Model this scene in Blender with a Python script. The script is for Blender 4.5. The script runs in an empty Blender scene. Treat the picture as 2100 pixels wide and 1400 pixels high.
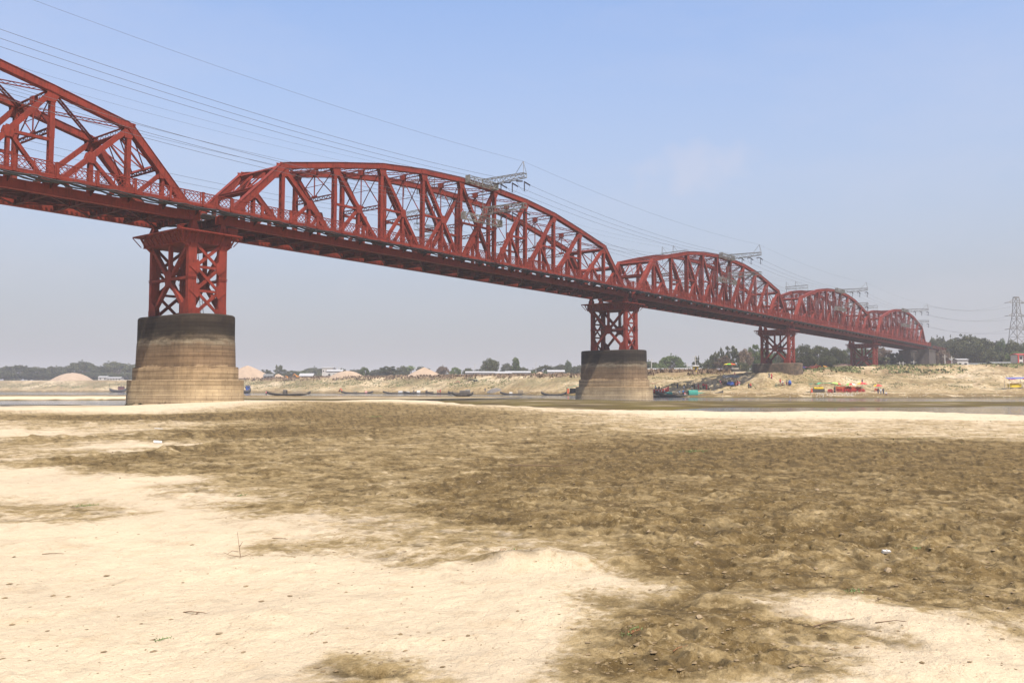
import bpy, math, random
import numpy as np
from mathutils import Vector, Matrix

SC = bpy.context.scene
COL = SC.collection

# ------------------------------------------------------------------ camera
CAMX, CAMY, EYE = -66.2, -102.2, 2.35
HEAD, PITCH, FPX = 0.6607, 0.0545, 1779.9            # heading from +X, focal length for a 2100 px wide frame
cd = bpy.data.cameras.new('camera'); cam = bpy.data.objects.new('camera', cd); COL.objects.link(cam)
cam.location = (CAMX, CAMY, EYE)
cam.rotation_euler = (math.pi / 2 + PITCH, 0, HEAD - math.pi / 2)
cd.sensor_width = 36; cd.lens = FPX / 2100 * 36; cd.clip_start = 0.1; cd.clip_end = 12000
SC.camera = cam

# ------------------------------------------------------------------ sky and sun
SUN = Vector((-0.25, -0.53, 1.0)).normalized()
w = bpy.data.worlds.new('World'); SC.world = w; w.use_nodes = True
nt = w.node_tree; nt.nodes.clear()
sky = nt.nodes.new('ShaderNodeTexSky'); sky.sky_type = 'NISHITA'; sky.sun_disc = False
sky.sun_elevation = math.asin(SUN.z); sky.sun_rotation = math.atan2(SUN.x, SUN.y)
sky.altitude = 10; sky.air_density = 1.0; sky.dust_density = 1.6; sky.ozone_density = 2.2
bg = nt.nodes.new('ShaderNodeBackground'); bg.inputs['Strength'].default_value = 0.115
# faint high cloud veil in the sky
tc = nt.nodes.new('ShaderNodeTexCoord'); mp = nt.nodes.new('ShaderNodeMapping'); mp.inputs['Scale'].default_value = (1.0, 1.0, 3.2)
mp.inputs['Location'].default_value = (0.35, 0.1, 0.2)
nz = nt.nodes.new('ShaderNodeTexNoise'); nz.inputs['Scale'].default_value = 2.6; nz.inputs['Detail'].default_value = 9; nz.inputs['Roughness'].default_value = 0.6
rp = nt.nodes.new('ShaderNodeValToRGB'); rp.color_ramp.elements[0].position = 0.5; rp.color_ramp.elements[1].position = 0.78
rp.color_ramp.elements[0].color = (0, 0, 0, 1); rp.color_ramp.elements[1].color = (0.16, 0.16, 0.16, 1)
mx = nt.nodes.new('ShaderNodeMix'); mx.data_type = 'RGBA'; mx.inputs[7].default_value = (4.6, 4.3, 4.6, 1)
out = nt.nodes.new('ShaderNodeOutputWorld')
L = nt.links.new
L(tc.outputs['Generated'], mp.inputs[0]); L(mp.outputs[0], nz.inputs['Vector']); L(nz.outputs[0], rp.inputs[0])
# haze-whitened sky: brighter overall, fading to grey toward the horizon
gn_ = nt.nodes.new('ShaderNodeMix'); gn_.data_type = 'RGBA'; gn_.blend_type = 'MULTIPLY'; gn_.inputs[0].default_value = 1; gn_.inputs[7].default_value = (1.56, 1.45, 1.45, 1)
sx_ = nt.nodes.new('ShaderNodeSeparateXYZ'); hz_ = nt.nodes.new('ShaderNodeValToRGB'); L(tc.outputs['Generated'], sx_.inputs[0]); L(sx_.outputs[2], hz_.inputs[0])
hz_.color_ramp.elements[0].position = 0.0; hz_.color_ramp.elements[0].color = (1, 1, 1, 1); hz_.color_ramp.elements[1].position = 0.42; hz_.color_ramp.elements[1].color = (0, 0, 0, 1)
e_ = hz_.color_ramp.elements.new(0.12); e_.color = (0.80, 0.80, 0.80, 1); e_ = hz_.color_ramp.elements.new(0.26); e_.color = (0.42, 0.42, 0.42, 1)
hm_ = nt.nodes.new('ShaderNodeMix'); hm_.data_type = 'RGBA'; hm_.inputs[7].default_value = (2.52, 2.55, 2.80, 1)
L(sky.outputs[0], gn_.inputs[6]); L(gn_.outputs[2], hm_.inputs[6]); L(hz_.outputs[0], hm_.inputs[0])
L(rp.outputs[0], mx.inputs[0]); L(hm_.outputs[2], mx.inputs[6]); # one thin pinkish cloud right of the middle
sb_ = nt.nodes.new('ShaderNodeVectorMath'); sb_.operation = 'SUBTRACT'; sb_.inputs[1].default_value = (0.8743, 0.4200, 0.2434); L(tc.outputs['Generated'], sb_.inputs[0])
sc_ = nt.nodes.new('ShaderNodeVectorMath'); sc_.operation = 'MULTIPLY'; sc_.inputs[1].default_value = (1, 1, 2.1); L(sb_.outputs[0], sc_.inputs[0])
ln_ = nt.nodes.new('ShaderNodeVectorMath'); ln_.operation = 'LENGTH'; L(sc_.outputs[0], ln_.inputs[0])
cn_ = nt.nodes.new('ShaderNodeTexNoise'); cn_.inputs['Scale'].default_value = 26; cn_.inputs['Detail'].default_value = 8; L(tc.outputs['Generated'], cn_.inputs['Vector'])
ad_ = nt.nodes.new('ShaderNodeMath'); ad_.operation = 'MULTIPLY_ADD'; ad_.inputs[1].default_value = -0.135; L(cn_.outputs[0], ad_.inputs[0]); L(ln_.outputs['Value'], ad_.inputs[2])
cr_ = nt.nodes.new('ShaderNodeMapRange'); cr_.inputs[1].default_value = 0.0; cr_.inputs[2].default_value = -0.05; cr_.inputs[3].default_value = 0; cr_.inputs[4].default_value = 0.26; L(ad_.outputs[0], cr_.inputs[0])
cm_ = nt.nodes.new('ShaderNodeMix'); cm_.data_type = 'RGBA'; cm_.inputs[7].default_value = (4.4, 4.15, 4.55, 1); L(cr_.outputs[0], cm_.inputs[0]); L(mx.outputs[2], cm_.inputs[6]); L(cm_.outputs[2], bg.inputs[0]); L(bg.outputs[0], out.inputs[0])

sd = bpy.data.lights.new('sun', 'SUN'); sd.energy = 5.0; sd.angle = math.radians(0.6); sd.color = (1.0, 0.94, 0.84)
so = bpy.data.objects.new('sun', sd); COL.objects.link(so)
so.rotation_euler = SUN.to_track_quat('Z', 'Y').to_euler(); so.location = (0, 0, 200)

SC.view_settings.view_transform = 'Standard'; SC.view_settings.look = 'None'
SC.view_settings.exposure = 0.60; SC.view_settings.gamma = 1.0
SC.render.engine = 'CYCLES'
SC.cycles.volume_bounces = 1; SC.cycles.max_bounces = 6; SC.cycles.diffuse_bounces = 1; SC.cycles.transparent_max_bounces = 12
SC.cycles.volume_step_rate = 20

# ------------------------------------------------------------------ helpers
def tag(o, label=None, cat=None, group=None, kind=None):
    if label: o['label'] = label
    if cat: o['category'] = cat
    if group: o['group'] = group
    if kind: o['kind'] = kind
    return o

def empty(name, loc=(0, 0, 0), rz=0.0, label=None, cat=None, group=None):
    o = bpy.data.objects.new(name, None); COL.objects.link(o)
    o.empty_display_size = 0.5
    o.location = loc; o.rotation_euler = (0, 0, rz)
    return tag(o, label, cat, group)

def copy_tree(o, parent=None):
    c = o.copy(); COL.objects.link(c); c.parent = parent
    for ch in list(o.children): copy_tree(ch, c)
    return c

class MB:
    """collects boxes, bars and tubes and builds ONE mesh object"""
    def __init__(s): s.v = []; s.f = []; s.m = []
    def add(s, vs, fs, mi=0):
        b = len(s.v); s.v += [tuple(p) for p in vs]
        s.f += [tuple(b + i for i in f) for f in fs]; s.m += [mi] * len(fs)
    def hexa(s, p, mi=0):
        s.add(p, [(0, 3, 2, 1), (4, 5, 6, 7), (0, 1, 5, 4), (1, 2, 6, 5), (2, 3, 7, 6), (3, 0, 4, 7)], mi)
    def box(s, c, d, mi=0):
        x, y, z = c; a, b, h = d[0] / 2, d[1] / 2, d[2] / 2
        s.hexa([(x-a, y-b, z-h), (x+a, y-b, z-h), (x+a, y+b, z-h), (x-a, y+b, z-h),
                (x-a, y-b, z+h), (x+a, y-b, z+h), (x+a, y+b, z+h), (x-a, y+b, z+h)], mi)
    def bar(s, p0, p1, w, h, side=(0, 1, 0), mi=0):
        p0 = Vector(p0); p1 = Vector(p1); d = (p1 - p0).normalized(); sd_ = Vector(side)
        sd_ = sd_ - d * sd_.dot(d)
        if sd_.length < 1e-5: sd_ = Vector((1, 0, 0)) - d * d.x
        sd_.normalize(); n = d.cross(sd_)
        a = sd_ * w / 2; b = n * h / 2
        s.hexa([p0 - a - b, p0 + a - b, p0 + a + b, p0 - a + b, p1 - a - b, p1 + a - b, p1 + a + b, p1 - a + b], mi)
    def tube(s, p0, p1, r, n=6, r2=None, caps=True, mi=0):
        p0 = Vector(p0); p1 = Vector(p1); d = (p1 - p0).normalized()
        a = d.orthogonal().normalized(); b = d.cross(a); r2 = r if r2 is None else r2
        vs = [p0 + (a * math.cos(t) + b * math.sin(t)) * r for t in [2 * math.pi * i / n for i in range(n)]]
        vs += [p1 + (a * math.cos(t) + b * math.sin(t)) * r2 for t in [2 * math.pi * i / n for i in range(n)]]
        fs = [(i, (i + 1) % n, n + (i + 1) % n, n + i) for i in range(n)]
        if caps: fs += [tuple(reversed(range(n))), tuple(range(n, 2 * n))]
        s.add(vs, fs, mi)
    def poly_tube(s, pts, r, n=5, mi=0):
        pts = [Vector(p) for p in pts]; b = len(s.v); k = len(pts)
        for i, p in enumerate(pts):
            d = (pts[min(i + 1, k - 1)] - pts[max(i - 1, 0)]).normalized()
            rr = r[i] if isinstance(r, (list, tuple)) else r
            a = d.cross(Vector((0.02, 0.01, 1))).normalized(); c = d.cross(a)
            s.v += [tuple(p + (a * math.cos(t) + c * math.sin(t)) * rr) for t in [2 * math.pi * j / n for j in range(n)]]
        for i in range(k - 1):
            for j in range(n):
                s.f.append((b + i*n + j, b + i*n + (j+1) % n, b + (i+1)*n + (j+1) % n, b + (i+1)*n + j)); s.m.append(mi)
    def prism(s, pts, ext, mi=0):
        pts = [Vector(p) for p in pts]; e = Vector(ext); n = len(pts)
        s.add(pts + [p + e for p in pts], [tuple(range(n)), tuple(range(2*n - 1, n - 1, -1))] +
              [(i, n + i, n + (i + 1) % n, (i + 1) % n) for i in range(n)], mi)
    def zig(s, p0, p1, side, half, off, pitch, w, t):
        """zigzag lacing between the two lines p0p1 +- side*half, shifted by off"""
        p0 = Vector(p0); p1 = Vector(p1); side = Vector(side); off = Vector(off)
        Ln = (p1 - p0).length; n = max(2, int(Ln / pitch)); sg = 1
        nrm = (p1 - p0).normalized().cross(side)
        for i in range(n):
            a = p0.lerp(p1, i / n) + side * half * sg + off; c = p0.lerp(p1, (i + 1) / n) - side * half * sg + off
            s.bar(a, c, t, w, nrm); sg = -sg
    def build(s, name, mats, parent=None, off=(0, 0, 0), smooth=False):
        me = bpy.data.meshes.new(name)
        if any(off): s.v = [(x + off[0], y + off[1], z + off[2]) for x, y, z in s.v]
        me.from_pydata(s.v, [], s.f)
        if not isinstance(mats, (list, tuple)): mats = [mats]
        for m in mats: me.materials.append(m)
        if len(mats) > 1: me.polygons.foreach_set('material_index', s.m)
        if smooth: me.polygons.foreach_set('use_smooth', [True] * len(me.polygons))
        me.update()
        o = bpy.data.objects.new(name, me); COL.objects.link(o); o.parent = parent
        return o

def laced(mb, p0, p1, wy, h, t=0.07, pitch=0.55):
    """built-up member: two side plates joined by lacing bars"""
    p0 = Vector(p0); p1 = Vector(p1); s_ = Vector((0, 1, 0)); d = (p1 - p0).normalized(); n = d.cross(s_).normalized()
    for k in (-1, 1):
        mb.bar(p0 + s_ * k * wy / 2, p1 + s_ * k * wy / 2, t, h)
        for q in (-1, 1):
            mb.bar(p0 + s_ * k * (wy / 2 - 0.09) + n * q * (h / 2 - 0.02), p1 + s_ * k * (wy / 2 - 0.09) + n * q * (h / 2 - 0.02), 0.12, 0.035)
    for q in (-1, 1): mb.zig(p0, p1, s_, wy / 2 - 0.08, n * q * (h / 2 + 0.012), pitch, 0.09, 0.02)

def lattice(mb, p0, p1, up, depth, wid=0.16, fl=0.09, pitch=0.6, zw=0.06):
    p0 = Vector(p0); p1 = Vector(p1); up = Vector(up).normalized()
    d = (p1 - p0).normalized(); sdv = d.cross(up)
    for k in (-1, 1): mb.bar(p0 + up * k * depth / 2, p1 + up * k * depth / 2, wid, fl, sdv)
    mb.zig(p0, p1, up, depth / 2, (0, 0, 0), pitch, zw, zw * 0.7)

# ------------------------------------------------------------------ materials
def new_mat(name):
    m = bpy.data.materials.new(name); m.use_nodes = True
    n = m.node_tree.nodes; b = n['Principled BSDF']
    return m, m.node_tree, n, b

def mat(name, c, rough=0.7, metal=0.0, c2=None, scale=3.0, bump=0.0, bscale=20.0, spec=None, detail=6.0):
    """principled with a noise blend between two colours and optional bump, in object space"""
    m, t, n, b = new_mat(name); b.inputs['Roughness'].default_value = rough; b.inputs['Metallic'].default_value = metal
    if spec is not None: b.inputs['Specular IOR Level'].default_value = spec
    b.inputs['Base Color'].default_value = (*c, 1)
    g = n.new('ShaderNodeNewGeometry')
    if c2 is None: c2 = tuple(x * 0.75 for x in c)
    z = n.new('ShaderNodeTexNoise'); z.inputs['Scale'].default_value = scale; z.inputs['Detail'].default_value = detail
    z.inputs['Roughness'].default_value = 0.62
    r = n.new('ShaderNodeValToRGB'); r.color_ramp.elements[0].position = 0.35; r.color_ramp.elements[1].position = 0.68
    r.color_ramp.elements[0].color = (*c, 1); r.color_ramp.elements[1].color = (*c2, 1)
    t.links.new(g.outputs['Position'], z.inputs['Vector']); t.links.new(z.outputs[0], r.inputs[0]); t.links.new(r.outputs[0], b.inputs['Base Color'])
    if bump:
        z2 = n.new('ShaderNodeTexNoise'); z2.inputs['Scale'].default_value = bscale; z2.inputs['Detail'].default_value = 5
        bp = n.new('ShaderNodeBump'); bp.inputs['Strength'].default_value = bump; bp.inputs['Distance'].default_value = 0.05
        t.links.new(g.outputs['Position'], z2.inputs['Vector']); t.links.new(z2.outputs[0], bp.inputs['Height']); t.links.new(bp.outputs[0], b.inputs['Normal'])
    return m

def red_paint(name, c, c2, dirt):
    m, t, n, b = new_mat(name); b.inputs['Roughness'].default_value = 0.65; b.inputs['Specular IOR Level'].default_value = 0.1
    g = n.new('ShaderNodeNewGeometry')
    z = n.new('ShaderNodeTexNoise'); z.inputs['Scale'].default_value = 0.7; z.inputs['Detail'].default_value = 9; z.inputs['Roughness'].default_value = 0.65
    r = n.new('ShaderNodeValToRGB'); r.color_ramp.elements[0].position = 0.3; r.color_ramp.elements[1].position = 0.7
    r.color_ramp.elements[0].color = (*c, 1); r.color_ramp.elements[1].color = (*c2, 1)
    mpn = n.new('ShaderNodeMapping'); mpn.inputs['Scale'].default_value = (5, 5, 0.7)      # rain streaks run down the steel
    z2 = n.new('ShaderNodeTexNoise'); z2.inputs['Scale'].default_value = 1.1; z2.inputs['Detail'].default_value = 8
    r2 = n.new('ShaderNodeValToRGB'); r2.color_ramp.elements[0].position = 0.50; r2.color_ramp.elements[1].position = 0.74
    r2.color_ramp.elements[0].color = (0, 0, 0, 1); r2.color_ramp.elements[1].color = (0.75, 0.75, 0.75, 1)
    m3 = n.new('ShaderNodeMix'); m3.data_type = 'RGBA'; m3.inputs[7].default_value = (*dirt, 1)
    k = t.links.new
    k(g.outputs['Position'], z.inputs['Vector']); k(z.outputs[0], r.inputs[0])
    k(g.outputs['Position'], mpn.inputs[0]); k(mpn.outputs[0], z2.inputs['Vector']); k(z2.outputs[0], r2.inputs[0])
    k(r2.outputs[0], m3.inputs[0]); k(r.outputs[0], m3.inputs[6]); k(m3.outputs[2], b.inputs['Base Color'])
    return m

M = {}
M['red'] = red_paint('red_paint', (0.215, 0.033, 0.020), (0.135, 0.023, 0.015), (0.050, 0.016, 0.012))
M['floor_shade_red'] = red_paint('shaded_red_paint', (0.065, 0.009, 0.006), (0.032, 0.006, 0.005), (0.014, 0.005, 0.004))  # the bridge red darkened: shade under the deck put into the colour
M['cable'] = mat('black_cable', (0.012, 0.012, 0.012), 0.6)
M['sleeper'] = mat('sleeper_timber', (0.035, 0.025, 0.018), 0.9)
M['rail'] = mat('rail_steel', (0.10, 0.08, 0.07), 0.5, 0.5)
M['galv'] = mat('galvanised_steel', (0.25, 0.235, 0.20), 0.7, 0.0, (0.06, 0.055, 0.045), 2.2)
M['insul'] = mat('insulator_glaze', (0.035, 0.025, 0.025), 0.3)
M['wire'] = mat('wire', (0.10, 0.10, 0.11), 0.6)

def pier_material():
    m, t, n, b = new_mat('stained_pier_masonry'); k = t.links.new
    b.inputs['Roughness'].default_value = 0.9; b.inputs['Specular IOR Level'].default_value = 0.2
    tcn = n.new('ShaderNodeTexCoord'); sep = n.new('ShaderNodeSeparateXYZ'); k(tcn.outputs['Object'], sep.inputs[0])
    # vertical position jittered by noise so the tide marks are ragged
    mpn = n.new('ShaderNodeMapping'); mpn.inputs['Scale'].default_value = (0.5, 0.5, 1.4); k(tcn.outputs['Object'], mpn.inputs[0])
    z = n.new('ShaderNodeTexNoise'); z.inputs['Scale'].default_value = 1.0; z.inputs['Detail'].default_value = 8; z.inputs['Roughness'].default_value = 0.6; k(mpn.outputs[0], z.inputs['Vector'])
    ma = n.new('ShaderNodeMath'); ma.operation = 'MULTIPLY_ADD'; ma.inputs[1].default_value = 2.3; k(z.outputs[0], ma.inputs[0]); k(sep.outputs[2], ma.inputs[2])
    mr = n.new('ShaderNodeMapRange'); mr.inputs[1].default_value = 1.15; mr.inputs[2].default_value = 13.25; k(ma.outputs[0], mr.inputs[0])
    r = n.new('ShaderNodeValToRGB'); cr = r.color_ramp
    st = [(0.0, (0.030, 0.034, 0.014)), (0.02, (0.050, 0.050, 0.022)), (0.035, (0.44, 0.345, 0.22)), (0.16, (0.40, 0.31, 0.19)), (0.27, (0.36, 0.27, 0.16)),
          (0.42, (0.37, 0.27, 0.16)), (0.435, (0.20, 0.138, 0.082)), (0.56, (0.18, 0.122, 0.072)), (0.66, (0.18, 0.13, 0.083)), (0.70, (0.22, 0.185, 0.13)),
          (0.735, (0.095, 0.074, 0.050)), (0.79, (0.034, 0.027, 0.019)), (0.88, (0.024, 0.018, 0.013)), (1.0, (0.048, 0.036, 0.026))]
    cr.elements[0].position = st[0][0]; cr.elements[0].color = (*st[0][1], 1)
    cr.elements[1].position = st[-1][0]; cr.elements[1].color = (*st[-1][1], 1)
    for p, c in st[1:-1]:
        e = cr.elements.new(p); e.color = (*c, 1)
    k(mr.outputs[0], r.inputs[0])
    # vertical streaks
    mp2 = n.new('ShaderNodeMapping'); mp2.inputs['Scale'].default_value = (0.9, 0.9, 0.35); k(tcn.outputs['Object'], mp2.inputs[0])
    z2 = n.new('ShaderNodeTexNoise'); z2.inputs['Scale'].default_value = 1.0; z2.inputs['Detail'].default_value = 9; z2.inputs['Roughness'].default_value = 0.7; k(mp2.outputs[0], z2.inputs['Vector'])
    r2 = n.new('ShaderNodeValToRGB'); r2.color_ramp.elements[0].position = 0.33; r2.color_ramp.elements[1].position = 0.66
    r2.color_ramp.elements[0].color = (0.74, 0.71, 0.68, 1); r2.color_ramp.elements[1].color = (1.12, 1.1, 1.06, 1); k(z2.outputs[0], r2.inputs[0])
    mul = n.new('ShaderNodeMix'); mul.data_type = 'RGBA'; mul.blend_type = 'MULTIPLY'; mul.inputs[0].default_value = 1; k(r.outputs[0], mul.inputs[6]); k(r2.outputs[0], mul.inputs[7])
    # masonry courses: arc length around the pier is close to (y - x) so use that for the brick pattern
    sb = n.new('ShaderNodeMath'); sb.operation = 'SUBTRACT'; k(sep.outputs[1], sb.inputs[0]); k(sep.outputs[0], sb.inputs[1])
    cmb = n.new('ShaderNodeCombineXYZ'); k(sb.outputs[0], cmb.inputs[0]); k(sep.outputs[2], cmb.inputs[1])
    br = n.new('ShaderNodeTexBrick'); br.inputs['Scale'].default_value = 1.0; br.inputs['Mortar Size'].default_value = 0.035; br.inputs['Mortar Smooth'].default_value = 0.3
    br.inputs['Brick Width'].default_value = 1.9; br.inputs['Row Height'].default_value = 0.47
    br.inputs['Color1'].default_value = (1, 1, 1, 1); br.inputs['Color2'].default_value = (0.86, 0.85, 0.84, 1); br.inputs['Mortar'].default_value = (0.50, 0.45, 0.40, 1)
    k(cmb.outputs[0], br.inputs['Vector'])
    mu2 = n.new('ShaderNodeMix'); mu2.data_type = 'RGBA'; mu2.blend_type = 'MULTIPLY'; mu2.inputs[0].default_value = 0.8; k(mul.outputs[2], mu2.inputs[6]); k(br.outputs[0], mu2.inputs[7])
    # long horizontal course joints of uneven strength
    mp3 = n.new('ShaderNodeMapping'); mp3.inputs['Scale'].default_value = (0.06, 0.06, 2.6); k(tcn.outputs['Object'], mp3.inputs[0])
    z3 = n.new('ShaderNodeTexNoise'); z3.inputs['Scale'].default_value = 1.0; z3.inputs['Detail'].default_value = 4; k(mp3.outputs[0], z3.inputs['Vector'])
    r3 = n.new('ShaderNodeValToRGB'); r3.color_ramp.elements[0].position = 0.38; r3.color_ramp.elements[1].position = 0.6
    r3.color_ramp.elements[0].color = (0.72, 0.70, 0.68, 1); r3.color_ramp.elements[1].color = (1.1, 1.1, 1.1, 1); k(z3.outputs[0], r3.inputs[0])
    mu3 = n.new('ShaderNodeMix'); mu3.data_type = 'RGBA'; mu3.blend_type = 'MULTIPLY'; mu3.inputs[0].default_value = 1; k(mu2.outputs[2], mu3.inputs[6]); k(r3.outputs[0], mu3.inputs[7])
    k(mu3.outputs[2], b.inputs['Base Color'])
    bp = n.new('ShaderNodeBump'); bp.inputs['Strength'].default_value = 0.6; bp.inputs['Distance'].default_value = 0.04; k(br.outputs[0], bp.inputs['Height']); k(bp.outputs[0], b.inputs['Normal'])
    return m
M['pier'] = pier_material()
M['pier_old'] = mat('weathered_pier_masonry', (0.125, 0.085, 0.052), 0.95, 0, (0.040, 0.030, 0.021), 0.9, 0.4, 3)

# ------------------------------------------------------------------ noise for the terrain
_rng = np.random.RandomState(7)
_P = _rng.permutation(256); _P = np.concatenate([_P, _P, _P])
_G = _rng.normal(size=(256, 2)); _G /= np.linalg.norm(_G, axis=1)[:, None]
def perlin(x, y):
    xi = np.floor(x).astype(np.int64); yi = np.floor(y).astype(np.int64); xf = x - xi; yf = y - yi; xi &= 255; yi &= 255
    u = xf * xf * xf * (xf * (xf * 6 - 15) + 10); v = yf * yf * yf * (yf * (yf * 6 - 15) + 10)
    def g(a, b, dx, dy):
        h = _P[_P[a] + b]; q = _G[h]; return q[..., 0] * dx + q[..., 1] * dy
    n00 = g(xi, yi, xf, yf); n10 = g((xi + 1) & 255, yi, xf - 1, yf); n01 = g(xi, (yi + 1) & 255, xf, yf - 1); n11 = g((xi + 1) & 255, (yi + 1) & 255, xf - 1, yf - 1)
    return ((n00 * (1 - u) + n10 * u) * (1 - v) + (n01 * (1 - u) + n11 * u) * v) * 1.5
def fbm(x, y, s, o=4, sx=0.0):
    a = np.zeros_like(x); k = 1.0; t = 0
    for i in range(o):
        a += perlin(x * s + 17.3 * i + sx, y * s - 9.1 * i + sx) * k; t += k; k *= 0.5; s *= 2.03
    return a / t
def sstep(a, b, x): t = np.clip((x - a) / (b - a), 0, 1); return t * t * (3 - 2 * t)

# terrain profile around the place the picture was taken from: for several directions (given as the
# tangent of the angle off the heading) the ground height at growing forward distance
PXC = [-900, 0, 250, 500, 680, 800, 1000, 1180, 1350, 1520, 1570, 1650, 1800, 2100, 3000]
PRO = [
 [(120,.5),(140,0),(158,-.25),(176,0),(180,.5),(250,.5),(340,0),(420,-1),(700,0),(708,1.5),(725,4),(738,6),(752,9),(765,9.6)],
 [(110,.22),(128,0),(150,-.25),(176,0),(179,.55),(250,.5),(340,0),(420,-1),(700,0),(708,1.5),(725,4),(738,6),(752,9),(765,9.6)],
 [(110,.24),(126,0),(150,-.25),(178,0),(181,.6),(250,.5),(330,0),(400,-1),(640,0),(648,1.5),(665,4),(680,6),(692,8.6),(705,9.4)],
 [(122,.78),(150,0),(165,-.2),(188,0),(205,.15),(250,.38),(300,0),(380,-1),(500,0),(508,1.2),(525,3.5),(540,5.3),(556,8.0),(566,8.7)],
 [(118,.72),(135,.02),(150,-.15),(165,0),(190,.15),(240,.33),(285,0),(360,-1),(445,0),(452,1),(468,3.6),(483,5.6),(497,8.4),(507,9.0)],
 [(125,.85),(140,.02),(150,-.05),(165,.05),(190,.15),(240,.33),(282,0),(350,-1),(425,0),(432,1),(448,3.6),(460,5.6),(474,8.4),(484,9.0)],
 [(95,.66),(105,.02),(118,.08),(150,.12),(190,.12),(225,.32),(270,0),(320,-1),(360,0),(366,1),(380,3.4),(392,5.3),(402,7.9),(412,8.4)],
 [(82,.52),(92,.04),(100,.08),(130,.12),(165,.12),(178,.05),(190,0),(225,-1.2),(310,0),(316,1),(330,3.4),(345,5.3),(358,7.5),(370,8.0)],
 [(78,.46),(88,.03),(96,.05),(110,.12),(150,.12),(165,.06),(172,0),(205,-1),(250,0),(259,1.7),(275,3.0),(296,5.4),(315,8.2),(335,9.0)],
 [(78,.36),(86,0),(95,-.25),(108,0),(112,.1),(155,.1),(165,0),(190,-.8),(228,0),(237,.9),(254,1.7),(270,3.0),(287,6.4),(315,8.6)],
 [(78,.36),(86,0),(95,-.25),(108,0),(112,.1),(155,.1),(165,0),(190,-.8),(226,0),(235,.9),(252,1.7),(264,3.0),(274,6.9),(320,8.6)],
 [(78,.36),(88,0),(97,-.25),(110,0),(115,.1),(153,.1),(164,0),(190,-.8),(226,0),(235,.9),(255,1.9),(270,4.2),(283,7.2),(322,9.4)],
 [(80,.32),(90,0),(98,-.25),(112,0),(117,.1),(150,.1),(162,0),(190,-.8),(226,0),(236,.9),(262,2.3),(290,4.7),(318,8.0),(327,11.0)],
 [(70,.22),(79,0),(90,-.25),(118,0),(124,.1),(150,.08),(158,0),(190,-.8),(232,0),(242,.9),(265,2.7),(290,5.2),(314,8.2),(324,11.4)],
 [(70,.22),(79,0),(90,-.25),(118,0),(124,.1),(150,.08),(158,0),(190,-.8),(232,0),(242,.9),(265,2.7),(290,5.2),(314,8.2),(324,11.4)],
]
CU = np.array([(p - 1050) / FPX for p in PXC]); PD = np.array([[q[0] for q in c] for c in PRO], float); PZ = np.array([[q[1] for q in c] for c in PRO], float)
FX, FY = math.cos(HEAD), math.sin(HEAD); RX, RY = math.sin(HEAD), -math.cos(HEAD)

def uv_of(x, y):
    dx = x - CAMX; dy = y - CAMY
    r = np.hypot(dx, dy) + 1e-6; ang = np.arctan2(dx * RX + dy * RY, dx * FX + dy * FY)
    a = np.clip(ang, -1.0, 1.0)
    return np.tan(a), r * np.cos(a), np.abs(ang)

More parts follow.
